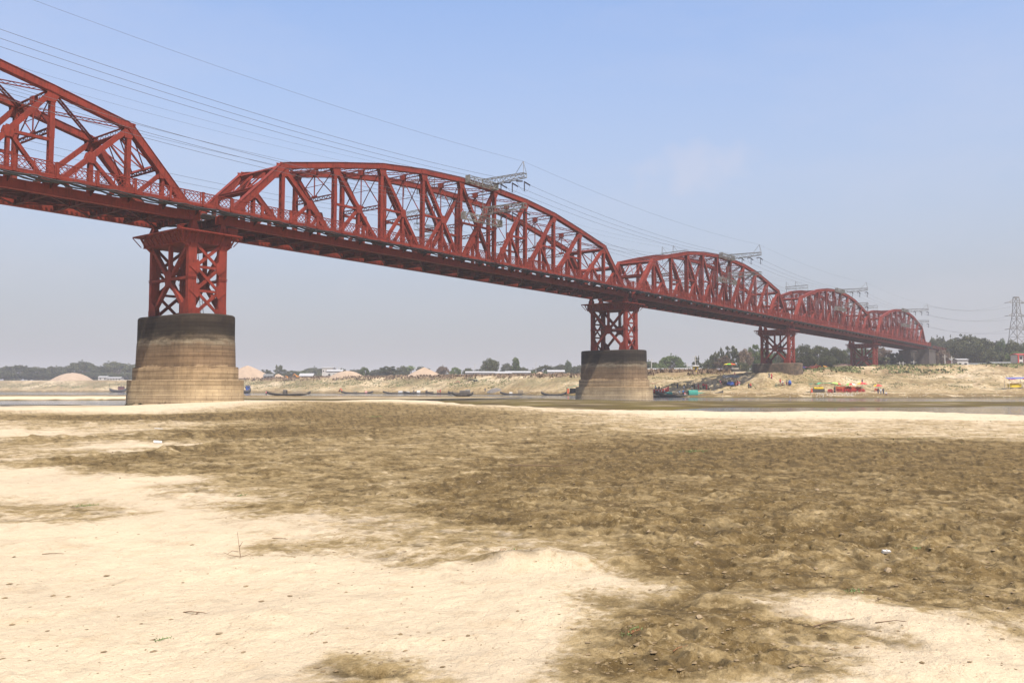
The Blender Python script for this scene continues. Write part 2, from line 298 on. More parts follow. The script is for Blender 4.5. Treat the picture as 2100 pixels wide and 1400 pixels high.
def ground_z(x, y, fine=True):
    x = np.asarray(x, float); y = np.asarray(y, float)
    u, d, ang = uv_of(x, y)
    # meander the shore lines a little
    uu = np.clip(u, CU[0], CU[-1]); j = np.clip(np.searchsorted(CU, uu) - 1, 0, len(CU) - 2)
    t = (uu - CU[j]) / (CU[j + 1] - CU[j]); t = t * t * (3 - 2 * t) * 0.5 + t * 0.5
    dd = d + fbm(x, y, 0.05, 3, 3.0) * np.clip(d * 0.05, 0, 9)
    z = np.full(x.shape, 0.70); kn = [np.full(x.shape, 0.0), np.full(x.shape, 12.0), np.full(x.shape, 45.0)]; kz = [0.70, 0.70, 0.64]
    K = [(kn[0], np.full(x.shape, .70)), (kn[1], np.full(x.shape, .70)), (kn[2], np.full(x.shape, .64))]
    for i in range(PD.shape[1]):
        K.append((PD[j, i] * (1 - t) + PD[j + 1, i] * t, PZ[j, i] * (1 - t) + PZ[j + 1, i] * t))
    K.append((np.full(x.shape, 6000.0), K[-1][1] + 1.0))
    for i in range(len(K) - 1):
        d0, z0 = K[i]; d1, z1 = K[i + 1]
        m = (dd >= d0) & (dd < d1)
        q = (dd - d0) / np.maximum(d1 - d0, 1e-3)
        z = np.where(m, z0 * (1 - q) + z1 * q, z)
    far = sstep(60, 200, d)
    z = z + fbm(x, y, 0.09, 4, 1.0) * (0.16 * (1 - far) + 0.07 * far) * sstep(2, 12, d)
    bank = sstep(0.8, 3.0, z) * sstep(200, 240, d)
    z = z + bank * perlin(u * 60, d * 0.25) * 0.55 * (1 - sstep(7.5, 9, z)) + bank * (fbm(x, y, 0.11, 4, 5.0) * 1.0 + np.abs(fbm(x, y, 0.35, 3, 8.0)) * 0.5) * (1 - 0.7 * sstep(6.5, 8.5, z))
    if fine:
        near = 1 - sstep(70, 110, d)
        md = mud_mask(x, y, d)
        lump = fbm(x, y, 0.9, 3, 11.0); lump2 = fbm(x, y, 2.6, 3, 21.0); fl = fbm(x, y, 6.5, 2, 31.0)
        md = sstep(0.30, 0.85, md); rough = 0.32 + 0.68 * md
        dist_ = sstep(25, 60, d)
        rdg = 1 - np.abs(fbm(x, y, 1.25, 4, 81.0)) * 2.6; rdg2 = 1 - np.abs(fbm(x, y, 3.1, 3, 91.0)) * 2.4
        patch = sstep(-0.22, 0.16, fbm(x, y, 0.33, 3, 95.0))
        z = z + near * (lump * 0.030 * (0.5 + md) + lump2 * 0.026 * rough + fl * 0.030 * rough * (1 - dist_) + fbm(x, y, 12.0, 2, 33.0) * 0.017 * rough * (1 - sstep(10, 20, d)))
        z = z + near * md * patch * (np.clip(rdg, 0, 1) ** 3 * 0.018 + np.clip(rdg2, 0, 1) ** 2 * 0.036)
        # hoof and foot prints: sharp little hollows in the mud
        hp = fbm(x, y, 1.55, 2, 51.0); z = z - near * md * sstep(0.26, 0.42, hp) * 0.045 * (1 - 0.5 * sstep(12, 25, d))
        hp2 = fbm(x, y, 3.4, 2, 71.0); z = z - near * (0.25 + md) * sstep(0.26, 0.42, hp2) * 0.04 * sstep(5, 10, d)
        # low eroded scarps in the sand
        z = z + near * 0.14 * scarp(x, y, d) + near * (1 - md) * np.clip(fbm(x, y, 0.7, 4, 97.0), 0, 1) * 0.10
    return z

def gxy(px, py, z=0.65):
    """world point of the sand sheet seen px,py away in the 2100x1400 survey frame"""
    cp, sp = math.cos(PITCH), math.sin(PITCH); a = (px - 1050) / FPX; b = (700 - py) / FPX
    dx = FX * cp - FX * sp * b + RX * a; dy = FY * cp - FY * sp * b + RY * a; dz = sp + cp * b
    t = (z - EYE) / dz; return CAMX + dx * t, CAMY + dy * t

MUD = [  # outline of each mud flat (survey frame), strength
 ([(120,958),(330,935),(470,915),(560,893),(700,884),(900,868),(1080,866),(1300,880),(1500,892),(1750,902),(2150,905),(2500,1000),(2500,1400),(2060,1320),(1960,1275),(1870,1240),(1740,1236),(1660,1236),(1600,1268),(1640,1300),(1520,1335),(1660,1420),(1180,1420),(1150,1330),(1180,1255),(1320,1212),(1240,1165),(1060,1150),(860,1168),(780,1130),(700,1100),(560,1075),(480,1062),(560,1015),(430,992),(280,970)], 0.34),
 ([(1250,905),(1500,900),(2200,915),(2400,1300),(1950,1255),(1750,1220),(1600,1235),(1450,1225),(1330,1185),(1180,1120),(950,1090),(820,1040),(950,990)], 0.42),
 ([(230,858),(420,846),(620,824),(760,826),(1000,835),(1190,848),(1060,860),(900,868),(640,876),(470,892),(400,884),(560,858),(420,860)], 0.75),
 ([(300,884),(700,856),(1250,852),(1700,858),(2200,862),(2500,900),(2500,1100),(1700,960),(1000,1000),(700,1060),(480,1030),(330,985),(150,965),(200,950),(520,915),(430,900)], 0.27),
 ([(1150,1230),(1400,1230),(1640,1290),(1600,1420),(1190,1420)], 0.42),
 ([(60,851),(300,849),(560,846),(600,856),(300,862),(80,858)], 0.6),
 ([(70,869),(150,866),(225,869),(150,875)], 0.7),
 ([(-40,903),(90,903),(180,896),(300,893),(420,896),(520,882),(650,883),(640,892),(520,894),(400,904),(300,901),(180,905),(100,911),(-40,909)], 0.75),
 ([(40,953),(140,948),(330,930),(460,914),(470,924),(340,944),(150,962),(60,960)], 0.6),
 ([(560,1110),(700,1118),(760,1150),(640,1150),(560,1130)], 0.3),
 ([(-60,838),(120,843),(270,850),(200,858),(60,860),(-60,855)], 0.6),
 ([(-80,1030),(60,1025),(210,1030),(250,1060),(120,1085),(-80,1090)], 0.35),
 ([(-60,918),(60,922),(120,934),(40,948),(-60,950)], 0.55),
 ([(800,1150),(840,1165),(850,1180),(810,1180)], 0.6),
 ([(790,1375),(850,1370),(900,1395),(820,1430),(770,1420)], 0.8),
 ([(1640,1305),(1700,1310),(1705,1330),(1650,1325)], 0.9), ([(1750,1305),(1795,1312),(1790,1330),(1755,1325)], 0.9),
]
SCARP = [[(70,905),(170,898),(300,895),(400,897),(520,884),(640,885),(760,880)], [(120,950),(330,932),(480,915),(640,905),(760,898)], [(60,871),(200,870),(330,868),(470,862)], [(1060,1168),(1240,1160)]]
def _poly_w(p): return np.array([gxy(a, b) for a, b in p])
_MUDW = [(_poly_w(p), s) for p, s in MUD]; _SCW = [_poly_w(p) for p in SCARP]

def _segdist(x, y, a, b):
    dx, dy = b - a; L2 = dx * dx + dy * dy + 1e-9
    t = np.clip(((x - a[0]) * dx + (y - a[1]) * dy) / L2, 0, 1)
    return np.hypot(x - a[0] - t * dx, y - a[1] - t * dy)
_cache = {}
def mud_mask(x, y, d):
    key = ('m', x.shape, float(x.flat[0]), float(y.flat[-1]))
    if key in _cache: return _cache[key]
    res = np.zeros(x.shape); sel = d < 130
    if sel.any():
        xs = x[sel]; ys = y[sel]; ds = d[sel]
        wob = np.clip(ds * 0.05, 0.25, 2.0)
        xw = xs + fbm(xs, ys, 0.5, 5, 41.0) * wob * 2.0; yw = ys + fbm(xs, ys, 0.5, 5, 43.0) * wob * 2.0
        acc = np.zeros(xs.shape)
        for P, s in _MUDW:
            inside = np.zeros(xs.shape, bool); dist = np.full(xs.shape, 1e9); n = len(P)
            for i in range(n):
                a = P[i]; b = P[(i + 1) % n]
                c = ((a[1] > yw) != (b[1] > yw)) & (xw < (b[0] - a[0]) * (yw - a[1]) / (b[1] - a[1] + 1e-12) + a[0])
                inside ^= c; dist = np.minimum(dist, _segdist(xw, yw, a, b))
            sd_ = np.where(inside, dist, -dist); soft = np.clip(ds * 0.085, 0.28, 4.0) * (1 + 1.6 * sstep(14, 34, ds))
            acc = np.maximum(acc, 0) + sstep(-0.75, 0.75, sd_ / soft) * s
        res[sel] = np.clip(acc, 0, 1)
    _cache[key] = res
    return res
def scarp(x, y, d):
    res = np.zeros(x.shape); sel = d < 110
    if sel.any():
        xs = x[sel]; ys = y[sel]; acc = np.zeros(xs.shape)
        wx = xs + fbm(xs, ys, 0.6, 3, 61.0) * 0.9; wy = ys + fbm(xs, ys, 0.6, 3, 63.0) * 0.9
        for P in _SCW:
            dist = np.full(xs.shape, 1e9)
            for i in range(len(P) - 1): dist = np.minimum(dist, _segdist(wx, wy, P[i], P[i + 1]))
            acc = np.maximum(acc, 1 - sstep(0.1, 0.8, dist))
        res[sel] = acc * (0.6 + fbm(xs, ys, 1.7, 2, 65.0))
    return res

def ground_at(x, y): return float(ground_z(np.array([x]), np.array([y]), True)[0])
def at(px, dist):
    """world x, y at forward distance dist in the direction of survey column px"""
    u = (px - 1050) / FPX; return CAMX + (FX + RX * u) * dist, CAMY + (FY + RY * u) * dist

# ------------------------------------------------------------------ the ground sheet
def build_ground():
    a0 = math.radians(38)
    fine = np.linspace(-a0, a0, 930)
    coarse = np.linspace(a0, 2 * math.pi - a0, 100)[1:-1]
    ang = np.concatenate([fine, coarse]); n = len(ang)
    yy = np.linspace(420, 13, 500); r1 = 1.65 * 868 / yy
    r0 = np.array([0.4, 1.0, 1.7, 2.4, 3.0]); r2 = r1[-1] * np.exp(np.linspace(0, math.log(900 / r1[-1]), 430))[1:]
    r3 = np.geomspace(930, 5000, 16)
    R = np.concatenate([r0, r1, r2, r3]); m = len(R)
    A, RR = np.meshgrid(ang, R)
    X = CAMX + RR * (FX * np.cos(A) + RX * np.sin(A)); Y = CAMY + RR * (FY * np.cos(A) + RY * np.sin(A))
    x = X.ravel(); y = Y.ravel(); z = ground_z(x, y)
    u, d, an = uv_of(x, y); md = mud_mask(x, y, d)
    far = d > 60
    # grass: strips along the far bank, little tufts on the mud
    gr = np.zeros_like(x)
    b1 = fbm(x, y, 0.035, 5, 13.0); b2 = fbm(x, y, 0.18, 4, 15.0)
    gr = np.where(d > 215, sstep(2.6, 4.2, z + b2 * 3) * (1 - sstep(7.2, 8.6, z + b2 * 2)) * sstep(-0.30, 0.02, b1 * 1.2 + b2 * 0.9) * (1 - 0.65 * sstep(0.12, 0.2, u)), gr)
    brown = np.where(d > 215, sstep(6.6, 8.0, z + b2 * 1.5) * sstep(-0.25, 0.1, b2 + b1), 0)
    band = perlin(u * 55, d * 0.22) + 0.5 * perlin(u * 130 + 7, d * 0.5); bk_ = (d > 226) & (z > 0.9) & (z < 12.5)
    brown = np.maximum(brown, np.where(bk_, sstep(0.22, 0.5, band) * 0.8, 0)); gr = np.maximum(gr, np.where(bk_, sstep(0.30, 0.6, perlin(u * 42 + 3, d * 0.2 + 9) + 0.4 * b2), 0))
    wet = np.where(far & (z < 0.4), 1 - sstep(0.10, 0.28, z + b2 * 0.08), 0.0)
    shoremud = np.where(d > 215, (1 - sstep(0.9, 1.7, z + b2 * 0.9)) * sstep(-0.1, 0.2, b2 + 0.25), 0)
    md = np.maximum(md, np.clip(shoremud, 0, 0.85)); md = np.maximum(md, np.where(d > 215, 0.40 + b1 * 0.6, 0))
    pit = sstep(0.28, 0.42, fbm(x, y, 1.55, 2, 51.0)) * md * 0.8 + sstep(0.12, 0.30, fbm(x, y, 5.2, 3, 73.0)) * md * 1.0 + sstep(0.26, 0.38, fbm(x, y, 3.4, 2, 71.0)) * (0.15 + md) * 0.9  # hollows and scarps to paint darker, for their shade and damp soil
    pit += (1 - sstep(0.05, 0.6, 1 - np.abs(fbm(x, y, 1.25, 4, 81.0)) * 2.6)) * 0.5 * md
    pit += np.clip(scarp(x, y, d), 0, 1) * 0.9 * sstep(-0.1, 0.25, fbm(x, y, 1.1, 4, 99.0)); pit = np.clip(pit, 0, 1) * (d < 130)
    me = bpy.data.meshes.new('ground')
    V = np.stack([x, y, z], 1).astype(np.float32)
    ctr = len(V); V = np.vstack([V, [[CAMX, CAMY, 0.7]]]).astype(np.float32)
    i = np.arange(m - 1)[:, None] * n; j = np.arange(n)[None, :]; j2 = (j + 1) % n
    Q = np.stack([i + j, i + n + j, i + n + j2, i + j2], -1).reshape(-1, 4)[:, ::-1]
    T = np.stack([np.full(n, ctr), np.arange(n), (np.arange(n) + 1) % n], 1)[:, ::-1]
    me.vertices.add(len(V)); me.vertices.foreach_set('co', V.ravel())
    me.loops.add(Q.size + T.size); me.loops.foreach_set('vertex_index', np.concatenate([Q.ravel(), T.ravel()]).astype(np.int32))
    me.polygons.add(len(Q) + len(T))
    ls = np.concatenate([np.arange(len(Q)) * 4, Q.size + np.arange(len(T)) * 3]).astype(np.int32)
    me.polygons.foreach_set('loop_start', ls)
    me.polygons.foreach_set('use_smooth', np.ones(len(Q) + len(T), bool))
    me.update(calc_edges=True); me.validate()
    ca = me.color_attributes.new('soil', 'FLOAT_COLOR', 'POINT')
    C = np.zeros((len(V), 4), np.float32); C[:-1, 0] = md; C[:-1, 1] = gr; C[:-1, 2] = brown; C[:-1, 3] = wet
    ca.data.foreach_set('color', C.ravel())
    cb_ = me.attributes.new('damp_shade', 'FLOAT', 'POINT'); pp = np.zeros(len(V), np.float32); pp[:-1] = pit; cb_.data.foreach_set('value', pp)
    o = bpy.data.objects.new('ground', me); COL.objects.link(o); o['kind'] = 'structure'
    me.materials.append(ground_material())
    return o

def ground_material():
    m, t, n, b = new_mat('river_sand_and_mud'); k = t.links.new
    b.inputs['Roughness'].default_value = 0.95; b.inputs['Specular IOR Level'].default_value = 0.12
    g = n.new('ShaderNodeNewGeometry'); at_ = n.new('ShaderNodeAttribute'); at_.attribute_name = 'soil'
    sp = n.new('ShaderNodeSeparateColor'); k(at_.outputs['Color'], sp.inputs[0])
    def noise(s, d=6, r=0.6, sc=(1, 1, 1)):
        q = n.new('ShaderNodeMapping'); q.inputs['Scale'].default_value = sc; k(g.outputs['Position'], q.inputs[0])
        z = n.new('ShaderNodeTexNoise'); z.inputs['Scale'].default_value = s; z.inputs['Detail'].default_value = d; z.inputs['Roughness'].default_value = r
        k(q.outputs[0], z.inputs['Vector']); return z.outputs[0]
    def ramp(src, a, ca, c, cc):
        r = n.new('ShaderNodeValToRGB'); r.color_ramp.elements[0].position = a; r.color_ramp.elements[1].position = c
        r.color_ramp.elements[0].color = (*ca, 1); r.color_ramp.elements[1].color = (*cc, 1); k(src, r.inputs[0]); return r.outputs[0]
    def mix(f, a, c, bt='MIX'):
        q = n.new('ShaderNodeMix'); q.data_type = 'RGBA'; q.blend_type = bt
        if isinstance(f, float): q.inputs[0].default_value = f
        else: k(f, q.inputs[0])
        for s_, v in ((6, a), (7, c)):
            if isinstance(v, tuple): q.inputs[s_].default_value = (*v, 1)
            else: k(v, q.inputs[s_])
        return q.outputs[2]
    def mth(op, a, c, cl=False):
        q = n.new('ShaderNodeMath'); q.operation = op; q.use_clamp = cl
        for s_, v in ((0, a), (1, c)):
            if isinstance(v, (int, float)): q.inputs[s_].default_value = v
            else: k(v, q.inputs[s_])
        return q.outputs[0]
    nA = noise(0.45, 8, 0.65); nB = noise(2.6, 8, 0.7); nC = noise(14, 5, 0.7); nD = noise(1.1, 9, 0.72)
    sand = mix(ramp(nA, 0.35, (0, 0, 0), 0.7, (1, 1, 1)), (0.515, 0.415, 0.280), (0.425, 0.342, 0.235))
    sand = mix(ramp(nB, 0.52, (0, 0, 0), 0.75, (0.55, 0.55, 0.55)), sand, (0.35, 0.25, 0.145))
    sand = mix(ramp(nC, 0.60, (0, 0, 0), 0.72, (0.5, 0.5, 0.5)), sand, (0.23, 0.155, 0.085))
    sand = mix(ramp(noise(38, 3, 0.6), 0.66, (0, 0, 0), 0.70, (0.65, 0.65, 0.65)), sand, (0.17, 0.12, 0.07))
    mud = mix(ramp(nB, 0.36, (0, 0, 0), 0.66, (1, 1, 1)), (0.082, 0.053, 0.019), (0.175, 0.119, 0.050))
    mud = mix(ramp(nD, 0.58, (0, 0, 0), 0.72, (0.8, 0.8, 0.8)), mud, (0.065, 0.042, 0.018))
    mud = mix(ramp(nC, 0.56, (0, 0, 0), 0.66, (0.8, 0.8, 0.8)), mud, (0.33, 0.25, 0.135))
    # mud blend with ragged border
    f = mth('ADD', sp.outputs[0], mth('MULTIPLY', mth('SUBTRACT', nD, 0.5), 2.1)); f = mth('ADD', f, mth('MULTIPLY', mth('SUBTRACT', nC, 0.5), 0.9)); f = mth('ADD', f, mth('MULTIPLY', mth('SUBTRACT', noise(5.5, 6, 0.7), 0.5), 1.2))
    r = n.new('ShaderNodeMapRange'); r.inputs[1].default_value = 0.44; r.inputs[2].default_value = 0.80; k(f, r.inputs[0])
    fm = mth('MULTIPLY', r.outputs[0], ramp(sp.outputs[0], 0.02, (0, 0, 0), 0.2, (1, 1, 1)))
    silt = mix(ramp(nB, 0.35, (0, 0, 0), 0.68, (1, 1, 1)), (0.215, 0.153, 0.069), (0.335, 0.252, 0.132))
    silt = mix(ramp(noise(9, 6, 0.75), 0.56, (0, 0, 0), 0.68, (0.8, 0.8, 0.8)), silt, (0.15, 0.105, 0.048))
    rs_ = n.new('ShaderNodeMapRange'); rs_.inputs[1].default_value = 0.02; rs_.inputs[2].default_value = 0.42; k(f, rs_.inputs[0])
    fs = mth('MULTIPLY', rs_.outputs[0], ramp(sp.outputs[0], 0.01, (0, 0, 0), 0.12, (1, 1, 1)))
    col = mix(fs, sand, silt); col = mix(fm, col, mud)
    dm = n.new('ShaderNodeAttribute'); dm.attribute_name = 'damp_shade'
    col = mix(mth('MULTIPLY', dm.outputs['Fac'], 0.72), col, (0.052, 0.036, 0.017))  # shade and wet soil of the hollows mixed into the base colour
    nE = noise(0.8, 8, 0.7)
    grass = mix(ramp(nE, 0.35, (0, 0, 0), 0.65, (1, 1, 1)), (0.080, 0.085, 0.036), (0.17, 0.145, 0.078))
    fg = mth('MULTIPLY', sp.outputs[1], ramp(noise(1.6, 8, 0.75, (1, 1, 0.3)), 0.40, (0, 0, 0), 0.60, (1, 1, 1)))
    col = mix(fg, col, grass)
    fb = mth('MULTIPLY', sp.outputs[2], ramp(noise(0.7, 8, 0.7), 0.36, (0, 0, 0), 0.62, (1, 1, 1)))
    col = mix(fb, col, (0.155, 0.105, 0.055))
    wetc = mix(ramp(noise(0.12, 7, 0.65), 0.42, (0, 0, 0), 0.62, (1, 1, 1)), (0.068, 0.048, 0.020), (0.105, 0.080, 0.018))
    col = mix(at_.outputs['Alpha'], col, wetc)
    k(col, b.inputs['Base Color'])
    bp = n.new('ShaderNodeBump'); bp.inputs['Strength'].default_value = 0.55; bp.inputs['Distance'].default_value = 0.03
    hh = mth('ADD', nC, mth('MULTIPLY', noise(45, 3, 0.6), 0.5)); k(hh, bp.inputs['Height'])
    bp2 = n.new('ShaderNodeBump'); bp2.inputs['Strength'].default_value = 0.7; bp2.inputs['Distance'].default_value = 0.10; k(mth('ADD', nB, mth('MULTIPLY', noise(8, 6, 0.75), 0.6)), bp2.inputs['Height'])
    k(bp2.outputs[0], bp.inputs['Normal']); k(bp.outputs[0], b.inputs['Normal'])
    return m

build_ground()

# river
def water_material():
    m, t, n, b = new_mat('river_water'); k = t.links.new
    b.inputs['Base Color'].default_value = (0.060, 0.070, 0.080, 1); b.inputs['Roughness'].default_value = 0.08; b.inputs['Specular Tint'].default_value = (0.62, 0.70, 0.82, 1)
    b.inputs['IOR'].default_value = 1.33; b.inputs['Specular IOR Level'].default_value = 0.3
    g = n.new('ShaderNodeNewGeometry')
    z = n.new('ShaderNodeTexNoise'); z.inputs['Scale'].default_value = 1.3; z.inputs['Detail'].default_value = 4
    k(g.outputs['Position'], z.inputs['Vector'])
    z2 = n.new('ShaderNodeTexNoise'); z2.inputs['Scale'].default_value = 0.02; z2.inputs['Detail'].default_value = 3; k(g.outputs['Position'], z2.inputs['Vector'])
    r = n.new('ShaderNodeMapRange'); r.inputs[1].default_value = 0.35; r.inputs[2].default_value = 0.6; r.inputs[3].default_value = 0.02; r.inputs[4].default_value = 0.9; k(z2.outputs[0], r.inputs[0])
    bp = n.new('ShaderNodeBump'); bp.inputs['Distance'].default_value = 0.12; k(r.outputs[0], bp.inputs['Strength']); k(z.outputs[0], bp.inputs['Height']); k(bp.outputs[0], b.inputs['Normal'])
    return m
mbw = MB(); mbw.add([(-900, -2500, 0), (3500, -2500, 0), (3500, 3500, 0), (-900, 3500, 0)], [(0, 1, 2, 3)])
tag(mbw.build('water', water_material()), kind='structure')

# ------------------------------------------------------------------ the bridge
PX = [-106.0, -0.7, 110.4, 214.3, 311.5, 403.0]      # support lines along the bridge
GRADE = -0.0062; W = 9.4; ZB = 24.9
P0 = 2.13; PL = (109.4 - 2 * P0) / 11
def NX(n): return P0 + PL * n
ZT = {0: ZB, 1: 34.6, 2: 36.7, 3: 38.6, 4: 39.7, 5: 40.2, 6: 40.2, 7: 39.7, 8: 38.6, 9: 36.7, 10: 34.6, 11: ZB}
OFF = (0, 0, -ZB)

def ribbon(mb, pts, wy, h, y):
    """mitred box section that follows a polyline in the x-z plane"""
    P = [Vector((p[0], 0, p[1])) for p in pts]; N = []
    for i in range(len(P)):
        a = (P[i] - P[i-1]).normalized() if i else None; c = (P[i+1] - P[i]).normalized() if i < len(P) - 1 else None
        na = Vector((-a.z, 0, a.x)) if a else None; nc = Vector((-c.z, 0, c.x)) if c else None
        if na and nc: mm = (na + nc).normalized(); N.append(mm / mm.dot(na))
        else: N.append(na or nc)
    b = len(mb.v)
    for p, nn in zip(P, N):
        for sy, sz in ((-1, -1), (1, -1), (1, 1), (-1, 1)):
            q = p + nn * sz * h / 2; mb.v.append((q.x, y + sy * wy / 2, q.z))
    for i in range(len(P) - 1):
        for j in range(4):
            mb.f.append((b+4*i+j, b+4*i+(j+1) % 4, b+4*i+4+(j+1) % 4, b+4*i+4+j)); mb.m.append(0)
    mb.f.append((b+3, b+2, b+1, b)); mb.m.append(0); e = b + 4 * (len(P) - 1); mb.f.append((e, e+1, e+2, e+3)); mb.m.append(0)

def gusset(mb, pts, y, half):
    for k in (-1, 1): mb.prism([(a, y + k * half, c) for a, c in pts], (0, k * 0.025, 0))

def rivets(mb, p0, p1, y, n):
    pass

def make_span():
    R = M['red']; FR = M['floor_shade_red']
    root = empty('bridge_span', (0, 0, ZB))
    bd = lambda mb, nm, m=R, par=None: mb.build(nm, m, par or root, OFF)
    for y in (0.0, W):
        # top chord with a wider cover plate and a bottom flange
        mb = MB(); pts = [(NX(n), ZT[n]) for n in range(1, 11)]
        ribbon(mb, pts, 0.80, 0.82, y); ribbon(mb, [(x, z + 0.435) for x, z in pts], 0.98, 0.05, y)
        for k in (-1, 1): ribbon(mb, [(x, z - 0.43) for x, z in pts], 0.20, 0.04, y + k * 0.36)
        for n in range(1, 11):                                   # splice plates
            for k in (-1, 1): mb.bar((NX(n) - 0.7, y + k * 0.415, ZT[n] + (ZT[n-1] - ZT[n]) * (0.073 if n > 1 else 0)), (NX(n) + 0.7, y + k * 0.415, ZT[n] + (ZT[n+1] - ZT[n]) * (0.073 if n < 10 else 0)), 0.03, 0.70)
        bd(mb, 'top_chord')
        mb = MB(); ribbon(mb, [(NX(0) - 0.7, ZB), (NX(11) + 0.7, ZB)], 0.72, 1.02, y)
        for k in (-1, 1): ribbon(mb, [(NX(0) - 0.7, ZB + k * 0.53), (NX(11) + 0.7, ZB + k * 0.53)], 0.86, 0.04, y)
        for i in range(12):
            for k in (-1, 1): mb.box((NX(i), y + k * 0.375, ZB), (1.5, 0.03, 0.84))
        bd(mb, 'bottom_chord')
        for a, c in ((0, 1), (11, 10)):
            sg = 1 if c > a else -1
            mb = MB(); p0 = Vector((NX(a), y, ZB)); p1 = Vector((NX(c), y, ZT[c]))
            mb.bar(p0, p1 - (p1 - p0).normalized() * 0.1, 0.84, 0.86)
            d = (p1 - p0).normalized(); nn = Vector((-d.z * sg, 0, d.x * sg))
            mb.bar(p0 + nn * 0.455, p1 + nn * 0.455, 1.02, 0.05)
            for k in (-1, 1): mb.bar(p0 - nn * 0.45 + Vector((0, k * .38, 0)), p1 - nn * 0.45 + Vector((0, k * .38, 0)), 0.2, 0.04)
            pm = p0.lerp(p1, 0.5)
            gusset(mb, [(p0.x - 0.7 * sg, ZB + 0.55), (p0.x + 2.2 * sg, ZB + 0.55), (p0.x + 2.3 * sg, ZB + 1.5), (p0.x + 1.2 * sg, ZB + 1.8)], y, 0.43)
            gusset(mb, [(pm.x - 0.6 * sg, pm.z - 0.7), (pm.x + 0.5 * sg, pm.z - 0.9), (pm.x + 0.7 * sg, pm.z + 0.2), (pm.x + 0.3 * sg, pm.z + 0.5)], y, 0.43)
            bd(mb, 'end_post')
            mb = MB(); laced(mb, (pm.x, y, ZB + 0.5), (pm.x, y, pm.z - 0.3), 0.5, 0.42); bd(mb, 'sub_vertical')
            mb = MB(); mb.bar((NX(c), y, ZB + 0.3), pm, 0.5, 0.48); bd(mb, 'sub_strut')
        for n in range(1, 11):
            mb = MB(); zt = ZT[n] - 0.42; laced(mb, (NX(n), y, ZB + 0.5), (NX(n), y, zt), 0.60, 0.56)
            sg = 1 if n <= 5 else -1
            gusset(mb, [(NX(n) - 0.75, zt + 0.1), (NX(n) + 0.95 * 1, zt + 0.1), (NX(n) + (0.62 if sg > 0 else 0.30), zt - 1.15), (NX(n) - (0.30 if sg > 0 else 0.62), zt - 1.15)], y, 0.345)
            gusset(mb, [(NX(n) - 0.8, ZB + 0.55), (NX(n) + 0.8, ZB + 0.55), (NX(n) + 0.4, ZB + 1.15), (NX(n) - 0.4, ZB + 1.15)], y, 0.345)
            if 2 <= n <= 9: mb.box((NX(n), y - 0.345, 31.7), (0.60, 0.03, 1.6)); mb.box((NX(n), y + 0.345, 31.7), (0.60, 0.03, 1.6))
            bd(mb, 'vertical_post')
        dg = [(k, k + 1) for k in range(1, 5)] + [(k, k - 1) for k in range(7, 11)][0:0] + [(10, 9), (9, 8), (8, 7), (7, 6)]
        for a, c in dg + [(5, 6), (6, 5)]:
            sg = 1 if c > a else -1; main = (a, c) != (6, 5)
            p0 = Vector((NX(a), y, ZT[a] - 0.3)); p1 = Vector((NX(c), y, ZB + 0.2)); pm = p0.lerp(p1, 0.5)
            mb = MB(); wv = 0.64 if main else 0.60
            if a in (1, 10): mb.bar(p0, p1, wv, 0.60)
            else: laced(mb, p0, p1, wv - 0.06, 0.58, 0.08)
            if main:
                gusset(mb, [(pm.x - 0.42, pm.z - 0.72), (pm.x + 0.42, pm.z - 0.72), (pm.x + 0.62, pm.z - 0.1), (pm.x + 0.36, pm.z + 0.62), (pm.x - 0.36, pm.z + 0.62), (pm.x - 0.62, pm.z - 0.1)], y, 0.35)
            bd(mb, 'diagonal_brace')
            if not main: continue
            mb = MB(); laced(mb, (pm.x, y, ZB + 0.5), (pm.x, y, pm.z - 0.5), 0.46, 0.40); bd(mb, 'sub_vertical')
            if (a, c) != (5, 6):
                mb = MB(); mb.bar((NX(a), y, ZB + 0.35), pm, 0.50, 0.42); bd(mb, 'sub_strut')
                if a not in (1, 10):
                    mb = MB(); mb.bar((NX(a), y, pm.z), pm, 0.40, 0.34); bd(mb, 'cross_strut')
            else:
                for q in (5, 6): mb = MB(); mb.bar((NX(q), y, pm.z), pm, 0.40, 0.34); bd(mb, 'cross_strut')
    # frames across the bridge at every post
    up = Vector((0, 0, 1))
    for n in range(1, 11):
        x = NX(n); zt = ZT[n] - 0.25; mb = MB(); zl = 32.0
        lattice(mb, (x, 0.35, zt), (x, W - 0.35, zt), up, 0.62, 0.30, 0.10, 0.62)
        if 2 <= n <= 9:
            mb.box((x, W / 2, zt - 0.15), (0.62, 0.9, 0.95))
            lattice(mb, (x, 0.3, zl), (x, W - 0.3, zl), up, 0.55, 0.30, 0.10, 0.55, 0.09)
            zc = zt - 0.5; m_ = (zl + 0.3, zc)
            for k in (-1, 1):
                mb.bar((x, W/2, m_[1]), (x, W/2 + k * (W/2 - 0.3), m_[0]), 0.12, 0.12)
                mb.bar((x, W/2, m_[0]), (x, W/2 + k * (W/2 - 0.35), m_[1]), 0.10, 0.10)
            mb.bar((x, W/2, m_[0]), (x, W/2, m_[1]), 0.13, 0.13, (1, 0, 0))
            hz = (m_[0] + m_[1]) / 2; mb.bar((x, W * 0.25, hz), (x, W * 0.75, hz), 0.07, 0.07)
            mb.box((x, W/2, zl + 0.42), (0.14, 1.3, 0.30))
        bd(mb, 'sway_frame')
